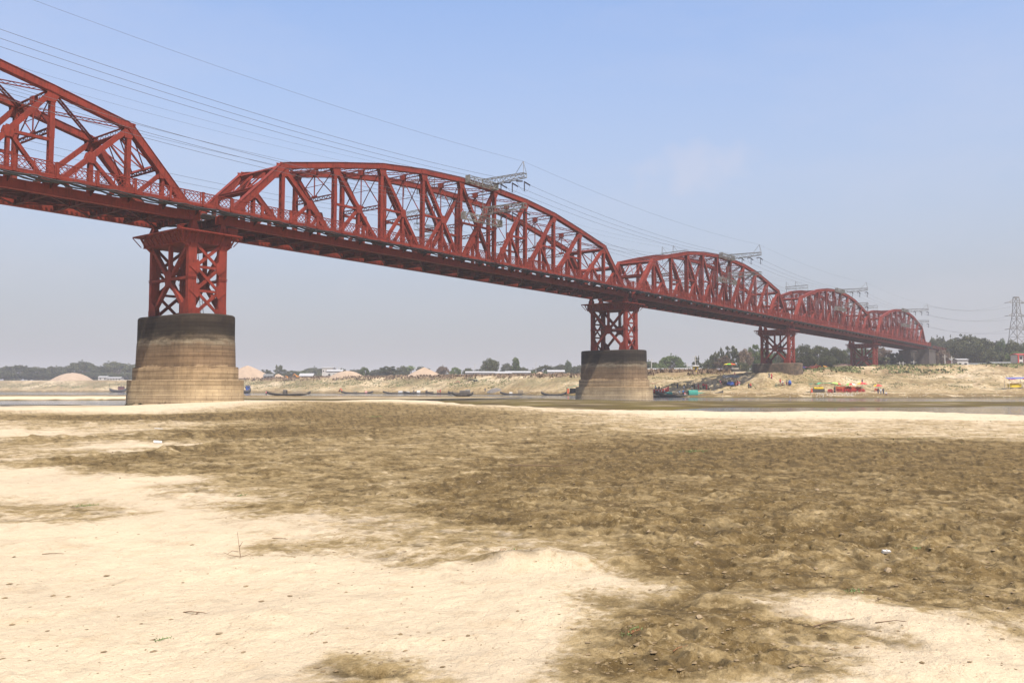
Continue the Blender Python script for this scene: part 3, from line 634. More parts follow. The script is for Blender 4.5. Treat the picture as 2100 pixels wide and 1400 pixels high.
    for a, c in ((0, 1), (11, 10)):
        q0 = Vector((NX(a), 0, ZB)); q1 = Vector((NX(c), 0, ZT[c])); mb = MB(); d = (q1 - q0).normalized()
        lo = q0.lerp(q1, 0.56); hi = q0.lerp(q1, 0.95); Y = Vector((0, W, 0))
        i0 = Vector((0, 0.4, 0)); lattice(mb, lo + i0, lo + Y - i0, d, 0.5, 0.55, 0.11, 0.55, 0.12)
        mb.bar(lo + i0 + d * 0.3, lo + Y - i0 + d * 0.3, 0.7, 0.08, (d.z, 0, -d.x))
        mb.bar(hi + i0, hi + Y - i0, 0.72, 0.45, (d.z, 0, -d.x))
        for t0, t1 in ((0.02, 0.34), (0.34, 0.66), (0.66, 0.98)):
            mb.bar(lo + Y * t0, hi + Y * t1, 0.14, 0.12, (d.z, 0, -d.x)); mb.bar(hi + Y * t0, lo + Y * t1, 0.12, 0.10, (d.z, 0, -d.x))
        for t in (0.34, 0.66): mb.bar(lo + Y * t, hi + Y * t, 0.22, 0.18, (d.z, 0, -d.x))
        for k, yy in ((1, 0.4), (-1, W - 0.4)):                     # curved knee plates under the portal
            e0 = lo.copy(); e0.y = yy
            arc = [e0] + [e0 - d * (1.6 - 1.6 * math.sin(t)) + Vector((0, k * (1.8 - 1.8 * math.cos(t)), 0)) for t in [math.pi / 2 * i / 6 for i in range(7)]]
            mb.prism(arc, Vector((d.z, 0, -d.x)) * 0.12)
        bd(mb, 'portal_frame')
    for n in range(1, 10):
        mb = MB(); a0 = Vector((NX(n), 0.35, ZT[n] - 0.1)); a1 = Vector((NX(n), W - 0.35, ZT[n] - 0.1)); b0 = Vector((NX(n+1), 0.35, ZT[n+1] - 0.1)); b1 = Vector((NX(n+1), W - 0.35, ZT[n+1] - 0.1))
        lattice(mb, a0, b1, up, 0.42, 0.26, 0.08, 0.7); lattice(mb, a1, b0, up, 0.36, 0.24, 0.075, 0.7)
        bd(mb, 'top_lateral_brace')
    # floor
    for i in range(23):
        x = NX(i / 2); mb = MB()
        mb.box((x, W/2, ZB), (0.06, W - 0.8, 1.05)); mb.box((x, W/2, ZB - 0.55), (0.40, W - 0.8, 0.05)); mb.box((x, W/2, ZB + 0.55), (0.40, W - 0.8, 0.05))
        for y in np.arange(0.9, W - 0.5, 1.25): mb.box((x, y, ZB), (0.30, 0.05, 1.0))
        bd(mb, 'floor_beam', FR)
    for y in (1.6, 3.3, 6.1, 7.8):
        mb = MB(); mb.box((54.7, y, ZB + 0.30), (105.1, 0.05, 0.62)); mb.box((54.7, y, ZB + 0.605), (105.2, 0.32, 0.04)); mb.box((54.7, y, ZB - 0.02), (105.2, 0.32, 0.04))
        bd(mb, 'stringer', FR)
    for n in range(11):
        mb = MB()
        mb.bar((NX(n), 0.4, ZB - 0.46), (NX(n+1), W - 0.4, ZB - 0.46), 0.26, 0.10); mb.bar((NX(n), W - 0.4, ZB - 0.34), (NX(n+1), 0.4, ZB - 0.34), 0.26, 0.10)
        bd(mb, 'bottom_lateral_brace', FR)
    mb = MB()
    for i in range(168): 
        x = 0.4 + i * 0.648
        for y in (2.45, 6.95): mb.box((x, y, ZB + 0.76), (0.27, 3.1, 0.20))
    tag(bd(mb, 'sleepers', M['sleeper']), kind='stuff')
    for y in (1.6, 3.3, 6.1, 7.8):
        mb = MB(); mb.box((54.7, y, ZB + 0.945), (109.2, 0.07, 0.16)); bd(mb, 'track_rail', M['rail'])
    # footways outside both trusses
    for side, yo in ((-1, -0.5), (1, W + 0.5)):
        mb = MB(); ye = yo + side * 1.5; ym = (yo + ye) / 2
        mb.box((54.7, ym, 26.16), (109.3, 1.42, 0.10)); mb.box((54.7, ye + side * 0.02, 26.12), (109.3, 0.05, 0.46))
        bd(mb, 'footway', R)
        for i in range(23):
            x = NX(i / 2); mb = MB()
            mb.prism([(x - 0.05, yo - side * 0.12, 26.09), (x - 0.05, ye, 26.09), (x - 0.05, ye, 25.95), (x - 0.05, yo - side * 0.12, 25.0)], (0.10, 0, 0))
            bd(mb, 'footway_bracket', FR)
        rl = MB(); yr = ye
        rl.box((54.7, yr, 27.72), (109.3, 0.13, 0.09)); rl.box((54.7, yr, 27.33), (109.3, 0.07, 0.07)); rl.box((54.7, yr, 26.46), (109.3, 0.07, 0.09))
        npan = 46; pw = 109.2 / npan
        for i in range(npan + 1): rl.box((0.1 + i * pw, yr, 27.03), (0.13, 0.09, 1.34))
        for i in range(npan):
            x0 = 0.1 + i * pw; k = 4; s_ = pw / k
            for j in range(k):
                a = x0 + j * s_; c = a + s_
                rl.bar((a, yr - .02, 27.36), (c, yr - .02, 27.69), 0.03, 0.065); rl.bar((a, yr + .02, 27.69), (c, yr + .02, 27.36), 0.03, 0.065)
            for j in range(-2, 4):                                        # diamond lattice
                a = x0 + j * s_; c = a + 0.88
                for (xa, za, xb, zb, dy) in ((a, 26.44, c, 27.32, -.02), (a, 27.32, c, 26.44, .02)):
                    ta = max(0, (x0 - xa) / (xb - xa)); tb = min(1, (x0 + pw - xa) / (xb - xa))
                    if tb - ta < 0.1: continue
                    rl.bar((xa + (xb - xa) * ta, yr + dy, za + (zb - za) * ta), (xa + (xb - xa) * tb, yr + dy, za + (zb - za) * tb), 0.03, 0.075)
        ro = bd(rl, 'railing')
        for i in range(23):
            x = NX(i / 2); mb = MB(); mb.box((x, yr - side * -0.10, 26.86), (0.32, 0.16, 1.84)); mb.box((x, yr - side * -0.10, 27.77), (0.38, 0.24, 0.06)); mb.build('railing_post', R, ro, OFF)
        # service cables hung under the footway
        for q, (yy, zz, rr) in enumerate(((ye + side * 0.12, 25.86, 0.055), (ye + side * 0.06, 25.74, 0.05), (ye - side * 0.3, 25.80, 0.06), (ye - side * 0.5, 25.70, 0.05), (ye - side * 0.1, 25.62, 0.04))):
            pts = []
            for i in range(0, 93):
                t = i / 4.0; fr = (t + 0.13 * q) % 1.0
                pts.append((NX(0) - 2.0 + t * (109.3 / 23), yy + 0.03 * math.sin(i * 1.3 + q), zz - (0.18 + 0.05 * q) * 4 * fr * (1 - fr)))
            mb = MB(); mb.poly_tube(pts, rr * 1.7, 5); bd(mb, 'service_cable', M['cable'])
    return root

span0 = make_span()
span_lab = ['nearest red truss span, cut by the left edge, ending on the left pier',
            'complete red arched truss span between the two tall stone piers',
            'red truss span from the pier in the water to the half buried pier',
            'red truss span before the farthest one, above the beach stalls',
            'farthest and smallest red truss span, ending at the dark abutment']
for i in range(5):
    o = span0 if i == 0 else copy_tree(span0)
    o.location = (PX[i], 0, ZB + GRADE * PX[i]); o.rotation_euler = (0, math.atan(-GRADE), 0)
    o.scale = ((PX[i+1] - PX[i]) / 109.4, 1, 1)
    tag(o, span_lab[i], 'bridge span', 'red steel truss spans of the bridge')

def make_tower():
    R = M['red']; root = empty('steel_tower', (0, 0, 12.0)); O = (0, 0, -12.0); Y0, Y1 = 0.0, W - 0.5
    bd = lambda mb, nm, m=R, par=None: mb.build(nm, m, par or root, O)
    zb, zt = 12.0, 21.5
    for x in (-2.25, 2.25):
        for y in (Y0, Y1):
            mb = MB(); mb.box((x, y, (zb + zt) / 2), (1.18, 0.62, zt - zb))
            mb.box((x, y, 16.98), (1.36, 0.82, 0.08)); mb.box((x, y, 16.80), (1.30, 0.76, 0.10)); mb.box((x, y, zb + 0.45), (1.24, 0.68, 0.9))
            for k in (-1, 1):
                for z in (14.3, 16.0, 18.2, 19.8): mb.box((x, y + k * 0.315, z), (1.1, 0.012, 0.05))
            bd(mb, 'leg')
    for y, k in ((Y0, -1), (Y1, 1)):          # narrow lattice faces
        mb = MB(); yf = y + k * 0.16; lv = [12.15, 15.2, 18.35, 21.3]
        for i in range(3):
            mb.bar((-1.75, yf, lv[i]), (1.75, yf, lv[i+1]), 0.16, 0.42); mb.bar((1.75, yf + k * 0.10, lv[i]), (-1.75, yf + k * 0.10, lv[i+1]), 0.12, 0.40)
        for z in lv[1:3]:
            mb.bar((-1.8, yf + k * 0.05, z), (1.8, yf + k * 0.05, z), 0.18, 0.34)
            for q in (-1, 1): mb.prism([(q * 2.75, yf + k * 0.205, z), (q * 1.55, yf + k * 0.205, z + 0.95), (q * 1.25, yf + k * 0.205, z + 0.6), (q * 1.25, yf + k * 0.205, z - 0.6), (q * 1.55, yf + k * 0.205, z - 0.95)], (0, k * 0.03, 0))
        for q in (-1, 1):
            mb.prism([(q * 2.8, yf + k * 0.205, 12.1), (q * 1.0, yf + k * 0.205, 12.1), (q * 1.3, yf + k * 0.205, 12.9), (q * 2.8, yf + k * 0.205, 13.3)], (0, k * 0.03, 0))
        bd(mb, 'lattice_face')
    for x, k in ((-2.25, -1), (2.25, 1)):     # wide faces: one big cross
        mb = MB(); xf = x + k * 0.30; ym = (Y0 + Y1) / 2; a, c = Y0 + 0.25, Y1 - 0.25; S = (1, 0, 0)
        mb.bar((xf, a, 12.3), (xf, c, 21.2), 0.56, 0.50, S); mb.bar((xf, c, 12.3), (xf, a, 21.2), 0.50, 0.46, S)
        mb.bar((xf, a, 16.85), (xf, c, 16.85), 0.60, 0.34, S); mb.bar((xf, ym, 16.9), (xf, ym, 21.4), 0.44, 0.50, S)
        for q in (-1, 1):
            mb.prism([(xf + q * 0.31, ym + s1 * 0.62, 16.85 + s2) for s1, s2 in ((-1, -0.95), (1, -0.95), (1.35, 0), (1, 1.1), (-1, 1.1), (-1.35, 0))], (q * 0.03, 0, 0))
            for yy, sg in ((a, 1), (c, -1)):
                mb.prism([(xf + q * 0.31, yy, 12.1), (xf + q * 0.31, yy + sg * 1.3, 12.1), (xf + q * 0.31, yy + sg * 1.0, 13.4), (xf + q * 0.31, yy, 14.2)], (q * 0.03, 0, 0))
        bd(mb, 'cross_brace')
    # girder cap
    mb = MB(); ca, cb = -0.95, W + 0.95; xa = 4.1
    fl_ = 0.62
    mb.hexa([(-xa + fl_, ca + fl_, 21.5), (xa - fl_, ca + fl_, 21.5), (xa - fl_, cb - fl_, 21.5), (-xa + fl_, cb - fl_, 21.5), (-xa + fl_, ca + fl_, 22.82), (xa - fl_, ca + fl_, 22.82), (xa - fl_, cb - fl_, 22.82), (-xa + fl_, cb - fl_, 22.82)])
    for k in (-1, 1):
        for y in np.arange(ca + 0.9, cb - 0.3, 1.15): mb.bar((k * (xa - fl_ + 0.03), y, 21.52), (k * (xa + 0.20), y + 0.10, 22.8), 0.22, 0.06, (1, 0, 0))
        for x in np.arange(-xa + 0.8, xa - 0.3, 1.25): mb.bar((x, (ca + fl_ - 0.03 if k < 0 else cb - fl_ + 0.03), 21.52), (x + 0.10, (ca - 0.20 if k < 0 else cb + 0.20), 22.8), 0.22, 0.06)
        mb.box((k * (xa - 1.4), W/2, 21.45), (1.7, cb - ca - 1.2, 0.08))
    mb.box((0, W/2, 22.86), (2 * xa + 0.7, cb - ca + 0.7, 0.08))
    for k in (-1, 1):
        mb.box((k * (xa + 0.38), W/2, 22.92), (0.10, cb - ca + 0.8, 0.16)); mb.box((0, (ca - 0.38 if k < 0 else cb + 0.38), 22.92), (2 * xa + 0.8, 0.10, 0.16))
        for y in (Y0, Y1):                     # knees from cap to leg
            sgn = -1 if y < W/2 else 1
            mb.prism([(k * 2.3, y + sgn * 0.28, 21.45), (k * 3.55, y + sgn * 0.28, 21.45), (k * 2.8, y + sgn * 0.28, 20.85), (k * 2.3, y + sgn * 0.28, 20.85)], (0, -sgn * 0.5, 0))
            mb.prism([(k * 1.8, y + sgn * 0.3, 21.42), (k * 1.8, (ca + 0.45 if sgn < 0 else cb - 0.45), 21.42), (k * 1.8, y + sgn * 0.3, 20.7)], (k * 0.9, 0, 0))
    for x in (-xa, xa):
        for y in (ca, cb):
            mb.bar((x * 0.90, y * 0.5 if y < 0 else y - 0.4, 21.55), (x * 1.10, y + (-0.40 if y < 0 else 0.40), 22.84), 0.09, 0.09)
    bd(mb, 'cap')
    for x in (-P0, P0):
        for y in (0.0, W):
            mb = MB(); mb.add([(x - .75, y - .5, 22.9), (x + .75, y - .5, 22.9), (x + .75, y + .5, 22.9), (x - .75, y + .5, 22.9), (x - .28, y - .36, 24.36), (x + .28, y - .36, 24.36), (x + .28, y + .36, 24.36), (x - .28, y + .36, 24.36)],
                              [(0, 3, 2, 1), (4, 5, 6, 7), (0, 1, 5, 4), (1, 2, 6, 5), (2, 3, 7, 6), (3, 0, 4, 7)])
            for q in (-0.4, 0, 0.4): mb.box((x + q, y - 0.46, 23.4), (0.06, 0.14, 0.9)); mb.box((x + q, y + 0.46, 23.4), (0.06, 0.14, 0.9))
            bd(mb, 'bearing')
    mb = MB()
    for q in (-0.2, 0.2): mb.bar((0.9 + q, 2.2, 12.0), (0.2 + q, 2.9, 21.5), 0.05, 0.05)
    for i in range(24): t = i / 24; mb.bar((0.7 - 0.7 * t, 2.2 + 0.7 * t, 12.1 + 9.4 * t), (1.1 - 0.7 * t, 2.2 + 0.7 * t, 12.1 + 9.4 * t), 0.03, 0.03)
    bd(mb, 'ladder', M['cable'])
    return root
tw = make_tower()
tl = ['tall red support tower standing on the left pier',
      'red steel support tower standing on the stained pier in the river channel',
      'red steel support tower on the low half buried pier, left of the orange awnings',
      'shortest looking red steel support tower, rising behind the grassy top of the far bank']
for i in range(4):
    o = tw if i == 0 else copy_tree(tw); o.location = (PX[i+1], 0, 12.0 + GRADE * PX[i+1]); tag(o, tl[i], 'bridge tower', 'steel towers under the bridge')
# small counterweight box lying on the first cap
mb = MB(); mb.box((0, 0, 0.42), (1.5, 0.9, 0.62)); mb.box((0, 0, 0.06), (1.6, 1.0, 0.12)); mb.box((0, 0, 0.90), (1.6, 1.0, 0.34))
for q in (-0.55, -0.2, 0.2, 0.55): mb.box((q, -0.47, 0.42), (0.06, 0.05, 0.6))
cw = mb.build('equipment_box', M['red']); cw.location = (2.95, 0.15, 22.995)
tag(cw, 'small red ribbed box sitting on the right end of the left tower cap', 'box')

def stadium(Lh, r, z, n=18):
    """outline with straight sides, rounded at both ends along y; Lh = half distance between end centres"""
    p = []
    for i in range(n + 1): a = -math.pi + math.pi * i / n; p.append((r * math.cos(a), -Lh + r * math.sin(a), z))
    for i in range(n + 1): a = math.pi * i / n; p.append((r * math.cos(a), Lh + r * math.sin(a), z))
    return p
def loft(mb, rings, cap0=True, cap1=True):
    n = len(rings[0]); b = len(mb.v)
    for r in rings: mb.v += [tuple(q) for q in r]
    for i in range(len(rings) - 1):
        for j in range(n): mb.f.append((b+i*n+j, b+i*n+(j+1) % n, b+(i+1)*n+(j+1) % n, b+(i+1)*n+j)); mb.m.append(0)
    if cap0: mb.f.append(tuple(b + j for j in reversed(range(n)))); mb.m.append(0)
    if cap1: mb.f.append(tuple(b + (len(rings) - 1) * n + j for j in range(n))); mb.m.append(0)

def make_pier():
    root = empty('masonry_pier', (0, 4.7, 0))
    mb = MB(); loft(mb, [stadium(5.0, 4.95, -2.0), stadium(5.0, 4.95, 0.25), stadium(5.0, 4.86, 0.27), stadium(5.0, 4.84, 1.55), stadium(5.0, 4.80, 1.6), stadium(5.0, 4.80, 3.42), stadium(5.0, 4.74, 3.5)]); mb.build('base_step', M['pier'], root)
    mb = MB(); loft(mb, [stadium(4.62, 4.32, 3.45), stadium(4.62, 4.30, 5.12), stadium(4.62, 4.24, 5.2)]); mb.build('middle_step', M['pier'], root)
    mb = MB(); loft(mb, [stadium(4.5, 4.02, 5.15), stadium(4.5, 3.90, 8.5), stadium(4.5, 3.86, 8.52), stadium(4.5, 3.84, 11.72), stadium(4.5, 3.78, 11.9), stadium(4.5, 3.62, 12.02), stadium(4.5, 3.3, 12.06)]); mb.build('shaft', M['pier'], root)
    return root
pr_ = make_pier()
pl = ['large round-ended stone pier with dark stained top standing on the sand at left',
      'round-ended stone pier with dark top and tan base standing in the river channel',
      'low dark stone pier half buried in the far bank beside the red tower',
      'buried stone pier top behind the grassy edge of the far bank']
for i in range(4):
    o = pr_ if i == 0 else copy_tree(pr_); o.location = (PX[i+1], 4.7, GRADE * PX[i+1]); tag(o, pl[i], 'bridge pier', 'stone piers of the bridge')
    if i >= 2:
        for c in o.children: c.data = c.data.copy(); c.data.materials[0] = M['pier_old']

# abutment and the short approach spans in the trees
abm = mat('dark_abutment_masonry', (0.075, 0.060, 0.048), 0.95, 0, (0.045, 0.036, 0.030), 0.6, 0.3, 4)
brk = mat('old_red_brick', (0.24, 0.13, 0.085), 0.95, 0, (0.16, 0.10, 0.07), 1.2, 0.3, 5)
ab = empty('bridge_abutment', (PX[5], 4.7, 8), 0, 'massive dark masonry abutment under the end of the farthest truss span', 'abutment')
for y0 in (-4.4, 4.4):
    mb = MB(); loft(mb, [[(x, y, z) for x, y in ((-6, y0 - 2.6), (8, y0 - 2.6), (8, y0 + 2.6), (-6, y0 + 2.6))] for z in (-1, 13.2)]); mb.box((1, y0, 13.5), (14.6, 5.7, 0.6)); mb.box((1, y0, 4), (14.3, 5.5, 0.4)); mb.build('masonry_block', abm, ab)
mb = MB(); mb.box((5.5, 0, 6), (4.6, 3.7, 13)); mb.build('back_wall', abm, ab)
ap = empty('approach_viaduct', (PX[5] + 8, 4.7, 8), 0, 'low red plate girder approach deck on brick piers running into the trees', 'viaduct')
for y0 in (-4.2, 4.2):
    mb = MB(); mb.box((42, y0, 13.4), (84, 0.5, 2.3)); mb.box((42, y0, 14.6), (84, 0.8, 0.1)); mb.box((42, y0, 12.2), (84, 0.8, 0.1))
    for i in range(30): mb.box((1.4 + i * 2.8, y0, 13.4), (0.12, 0.7, 2.2))
    mb.build('plate_girder', M['red'], ap)
mb = MB(); mb.box((42, 0, 14.75), (84, 11.5, 0.18)); mb.build('deck', M['floor_shade_red'], ap)
for y0 in (-5.7, 5.7):
    mb = MB(); mb.box((42, y0, 16.1), (84, 0.08, 0.08)); mb.box((42, y0, 15.5), (84, 0.06, 0.06))
    for i in range(60): mb.box((0.7 + i * 1.4, y0, 15.4), (0.1, 0.1, 1.3))
    mb.build('railing', M['red'], ap)
for x in (16, 32, 48, 64, 80):
    mb = MB()
    for y0 in (-4.2, 4.2): mb.box((x, y0, 5.5), (2.2, 2.8, 13)); mb.box((x, y0, 11.6), (2.6, 3.2, 0.5))
    mb.build('brick_pier', brk, ap)

# ------------------------------------------------------------------ power line brackets on the trusses
def lat_arm(mb, p0, p1, w, h0, h1, n=7, r=0.045):
    """tapering four-chord lattice box arm"""
    p0 = Vector(p0); p1 = Vector(p1); d = (p1 - p0).normalized(); s_ = d.cross(Vector((0, 0, 1))).normalized(); u = s_.cross(d)
    C = []
    for a, c in ((-1, -1), (1, -1), (1, 1), (-1, 1)):
        q = [p0.lerp(p1, i / n) + s_ * a * w / 2 + u * c * (h0 + (h1 - h0) * i / n) / 2 for i in range(n + 1)]; C.append(q)
        mb.bar(q[0], q[-1], 2.2 * r, 2.2 * r)
    for i in range(n):
        for j in range(4):
            a = C[j]; b = C[(j+1) % 4]
            mb.bar(a[i], b[i], r, r); mb.bar(a[i], b[i+1], r, r)
            if i % 2: mb.bar(b[i], a[i+1], r, r)
    for j in range(4): mb.bar(C[j][-1], C[(j+1) % 4][-1], 1.5*r, 1.5*r)
def insulator(mb, p0, p1):
    p0 = Vector(p0); p1 = Vector(p1); n = 11
    mb.tube(p0, p1, 0.035, 5)
    for i in range(n): a = p0.lerp(p1, (i + 0.35) / n); c = p0.lerp(p1, (i + 0.75) / n); mb.tube(a, c, 0.135, 8, 0.11)
ARM_Y = (-4.0, -6.6, -9.3)
def make_pylon():
    root = empty('power_line_bracket', (0, 0, 33)); O = (0, 0, -33); G = M['galv']
    mb = MB(); lat_arm(mb, (0, 0, 32.4), (0, 0, 41.2), 0.95, 0.95, 0.85, 9, 0.046); mb.build('mast', G, root, O)
    mb = MB(); lat_arm(mb, (-4.0, 0.15, 40.4), (4.0, 0.15, 40.4), 0.9, 1.15, 1.15, 7, 0.044)
    for k in (-1, 1): mb.box((k * 4.05, 0.15, 40.4), (0.10, 1.1, 1.4)); mb.box((k*3.6, 0.15, 39.75), (1.0, 1.2, 0.1))
    mb.build('clamp_frame', G, root, O)
    mb = MB(); lat_arm(mb, (-5.2, 0.15, 33.6), (5.2, 0.15, 33.6), 0.9, 1.1, 1.1, 8, 0.044)
    for k in (-1, 1): mb.box((k * 5.25, 0.15, 33.6), (0.10, 1.1, 1.3))
    mb.build('clamp_frame', G, root, O)
    for z in (40.35, 35.0):
        mb = MB(); lat_arm(mb, (0, -0.3, z - (0.1 if z > 36 else -.1)), (0, -9.7, z), 0.9, 1.35, 0.75, 8, 0.044); mb.build('cross_arm', G, root, O)
        for y in ARM_Y:
            zz = z - 0.75 + 0.06 * (y + 4)
            for k in (-1, 1): mb = MB(); insulator(mb, (k * 0.25, y, zz), (k * 2.0, y, zz - 0.32)); mb.build('insulator', M['insul'], root, O)
            mb = MB(); insulator(mb, (0, y - 0.25, zz), (0, y - 0.25, zz - 1.75)); mb.build('insulator', M['insul'], root, O)
            mb = MB(); mb.poly_tube([(2.0 * t, y - 0.25 * (1 - t * t), zz - 0.32 - 1.5 * (1 - t * t)) for t in [i / 8 for i in range(-8, 9)]], 0.022, 4); mb.build('jumper_wire', M['wire'], root, O)
    mb = MB()
    for a, c in ((-.4, -9.7), (.4, -9.7), (0, -7.4)): mb.bar((a, c, 40.7), (0, -9.3, 42.9), 0.06, 0.06)
    mb.build('earth_peak', G, root, O)
    return root
pyl = make_pylon()
def make_far_pylon():
    root = empty('power_line_bracket', (0, 0, 33)); O = (0, 0, -33); G = M['galv']
    mb = MB(); lat_arm(mb, (0, 0, 30.5), (0, 0, 43.4), 1.25, 1.25, 1.1, 10, 0.038); mb.build('mast', G, root, O)
    for z, hw in ((40.2, 4.2), (33.0, 5.2)):
        mb = MB(); lat_arm(mb, (-hw, -0.2, z), (hw, -0.2, z), 1.0, 1.2, 1.2, 6, 0.038); mb.build('clamp_frame', G, root, O)
    for z in (42.9, 36.9, 31.6):
        mb = MB(); lat_arm(mb, (0, 0.3, z), (0, 8.6, z), 0.9, 1.2, 0.8, 6, 0.038); mb.build('cross_arm', G, root, O)
        for y in (4.6, 8.3):
            mb = MB(); insulator(mb, (0, y, z - 0.5), (0, y, z - 2.3)); mb.build('insulator', M['insul'], root, O)
            mb = MB(); mb.poly_tube([(2.2 * t, y, z - 0.8 - 1.9 * (1 - t * t)) for t in [i / 8 for i in range(-8, 9)]], 0.022, 4); mb.build('jumper_wire', M['wire'], root, O)
    for y in (4.8, 8.4):
        mb = MB()
        for a, c in ((-.4, 0), (.4, 0), (0, -1.6)): mb.bar((a, y + c, 43.2), (0, y, 45.3), 0.06, 0.06)
        mb.build('earth_peak', G, root, O)
    return root
fpy = make_far_pylon()
pn = [0.5 * (PX[i] + PX[i+1]) for i in range(1, 5)]
wn = ['the complete middle span', 'the span past the river pier', 'the fourth truss span', 'the farthest truss span']
for i, x in enumerate(pn):
    o = pyl if i == 0 else copy_tree(pyl); o.location = (x, -1.35, 33 + GRADE * x)
    tag(o, 'lattice power bracket on the near side of ' + wn[i], 'power bracket', 'lattice power line brackets bolted to the trusses')
    o = fpy if i == 0 else copy_tree(fpy); o.location = (x, W + 1.35, 33 + GRADE * x)
    tag(o, 'rusty lattice bracket rising behind ' + wn[i], 'power bracket', 'lattice power line brackets bolted to the trusses')
# conductors from bracket to bracket
ax = [-0.5 * 109.4] + pn
def wire(pts, r, label, group):
    mb = MB(); mb.poly_tube(pts, r, 4); o = mb.build('power_wire', M['wire']); tag(o, label, 'wire', group); return o
def catenary(a, c, sag, n=26):
    a = Vector(a); c = Vector(c); return [a.lerp(c, i / n) - Vector((0, 0, sag * 4 * (i / n) * (1 - i / n))) for i in range(n + 1)]
gn = {-54.7: 'running in from the left edge of the photo'}
seg = ['entering at the left edge', 'between second and third spans', 'between third and fourth spans', 'between the last two spans']
for i in range(4):
    xa, xb = ax[i], ax[i+1]; sgf = ((xb - xa) / 109.4) ** 2
    for nm, z0 in (('upper arm', 40.35), ('lower arm', 35.0)):
        for q, y in enumerate(ARM_Y):
            zz = z0 - 1.07 + 0.06 * (y + 4)
            wire(catenary((xa + 2, y - 1.35, zz + GRADE * xa), (xb - 2, y - 1.35, zz + GRADE * xb), 2.0 * sgf), 0.024, '%s conductor of the %s %s' % (('inner', 'middle', 'outer')[q], nm, seg[i]), 'power wires along the bridge')
    wire(catenary((xa, -10.65, 42.9 + GRADE * xa), (xb, -10.65, 42.9 + GRADE * xb), 1.6 * sgf), 0.016, 'thin topmost earth wire ' + seg[i], 'power wires along the bridge')
    for nm, z0 in (('top', 42.9), ('middle', 36.9), ('bottom', 31.6)):
        for q, y in enumerate((4.6, 8.3)):
            wire(catenary((xa + 2, y + W + 1.35, z0 - 0.8 + GRADE * xa), (xb - 2, y + W + 1.35, z0 - 0.8 + GRADE * xb), 2.0 * sgf), 0.022, '%s wire of the %s far arm %s' % (('inner', 'outer')[q], nm, seg[i]), 'power wires along the bridge')
    for y in (4.8, 8.4):
        wire(catenary((xa, y + W + 1.35, 45.3 + GRADE * xa), (xb, y + W + 1.35, 45.3 + GRADE * xb), 1.8 * sgf), 0.014, ('inner' if y < 6 else 'outer') + ' thin far side earth wire ' + seg[i], 'power wires along the bridge')

# ------------------------------------------------------------------ trees
def leaf_mat(name, c, c2):
    m, t, n, b = new_mat(name); k = t.links.new; b.inputs['Roughness'].default_value = 0.8; b.inputs['Specular IOR Level'].default_value = 0.15
    g = n.new('ShaderNodeNewGeometry'); oi = n.new('ShaderNodeObjectInfo')
    z = n.new('ShaderNodeTexNoise'); z.inputs['Scale'].default_value = 0.45; z.inputs['Detail'].default_value = 5; k(g.outputs['Position'], z.inputs['Vector'])
    r = n.new('ShaderNodeValToRGB'); r.color_ramp.elements[0].position = 0.35; r.color_ramp.elements[1].position = 0.68
    r.color_ramp.elements[0].color = (*c, 1); r.color_ramp.elements[1].color = (*c2, 1); k(z.outputs[0], r.inputs[0])
    hs = n.new('ShaderNodeHueSaturation'); mr = n.new('ShaderNodeMapRange'); mr.inputs[3].default_value = 0.75; mr.inputs[4].default_value = 1.3
    k(oi.outputs['Random'], mr.inputs[0]); k(mr.outputs[0], hs.inputs['Value']); k(r.outputs[0], hs.inputs['Color']); k(hs.outputs[0], b.inputs['Base Color'])
    return m
M['leaf'] = leaf_mat('dusty_foliage', (0.045, 0.055, 0.024), (0.10, 0.10, 0.045))
M['leaf2'] = leaf_mat('green_foliage', (0.050, 0.075, 0.022), (0.115, 0.145, 0.045))
M['leaf3'] = leaf_mat('brown_foliage', (0.12, 0.085, 0.055), (0.20, 0.14, 0.09))
M['bark'] = mat('bark', (0.10, 0.080, 0.060), 0.95, 0, (0.17, 0.14, 0.11), 2.0)

def leaf_cloud(mb_v, centres, radii, per, size, rs, flat=1.0):
    """many small randomly turned leaf faces spread through clumps"""
    V = []
    for c, r in zip(centres, radii):
        n = int(per * max(0.35, (r / np.mean(radii)) ** 2))
        p = rs.normal(size=(n, 3)); p /= np.linalg.norm(p, axis=1)[:, None]; p *= (rs.rand(n, 1) ** 0.45) * r; p[:, 2] *= flat
        p += np.array(c)
        a = rs.normal(size=(n, 3)); a /= np.linalg.norm(a, axis=1)[:, None]
        b = np.cross(a, rs.normal(size=(n, 3))); b /= np.linalg.norm(b, axis=1)[:, None]
        s = size * (0.6 + 0.8 * rs.rand(n, 1)); a *= s; b *= s * 0.62
        V.append(np.stack([p - a, p + b, p + a, p - b], 1))
    mb_v.append(np.concatenate(V))
def leaf_mesh(name, arrs, m, parent):
    V = np.concatenate(arrs).reshape(-1, 3).astype(np.float32); nq = len(V) // 4
    me = bpy.data.meshes.new(name); me.vertices.add(len(V)); me.vertices.foreach_set('co', V.ravel())
    me.loops.add(len(V)); me.loops.foreach_set('vertex_index', np.arange(len(V), dtype=np.int32))
    me.polygons.add(nq); me.polygons.foreach_set('loop_start', np.arange(nq, dtype=np.int32) * 4); me.update(calc_edges=True)
    me.materials.append(m); o = bpy.data.objects.new(name, me); COL.objects.link(o); o.parent = parent; return o

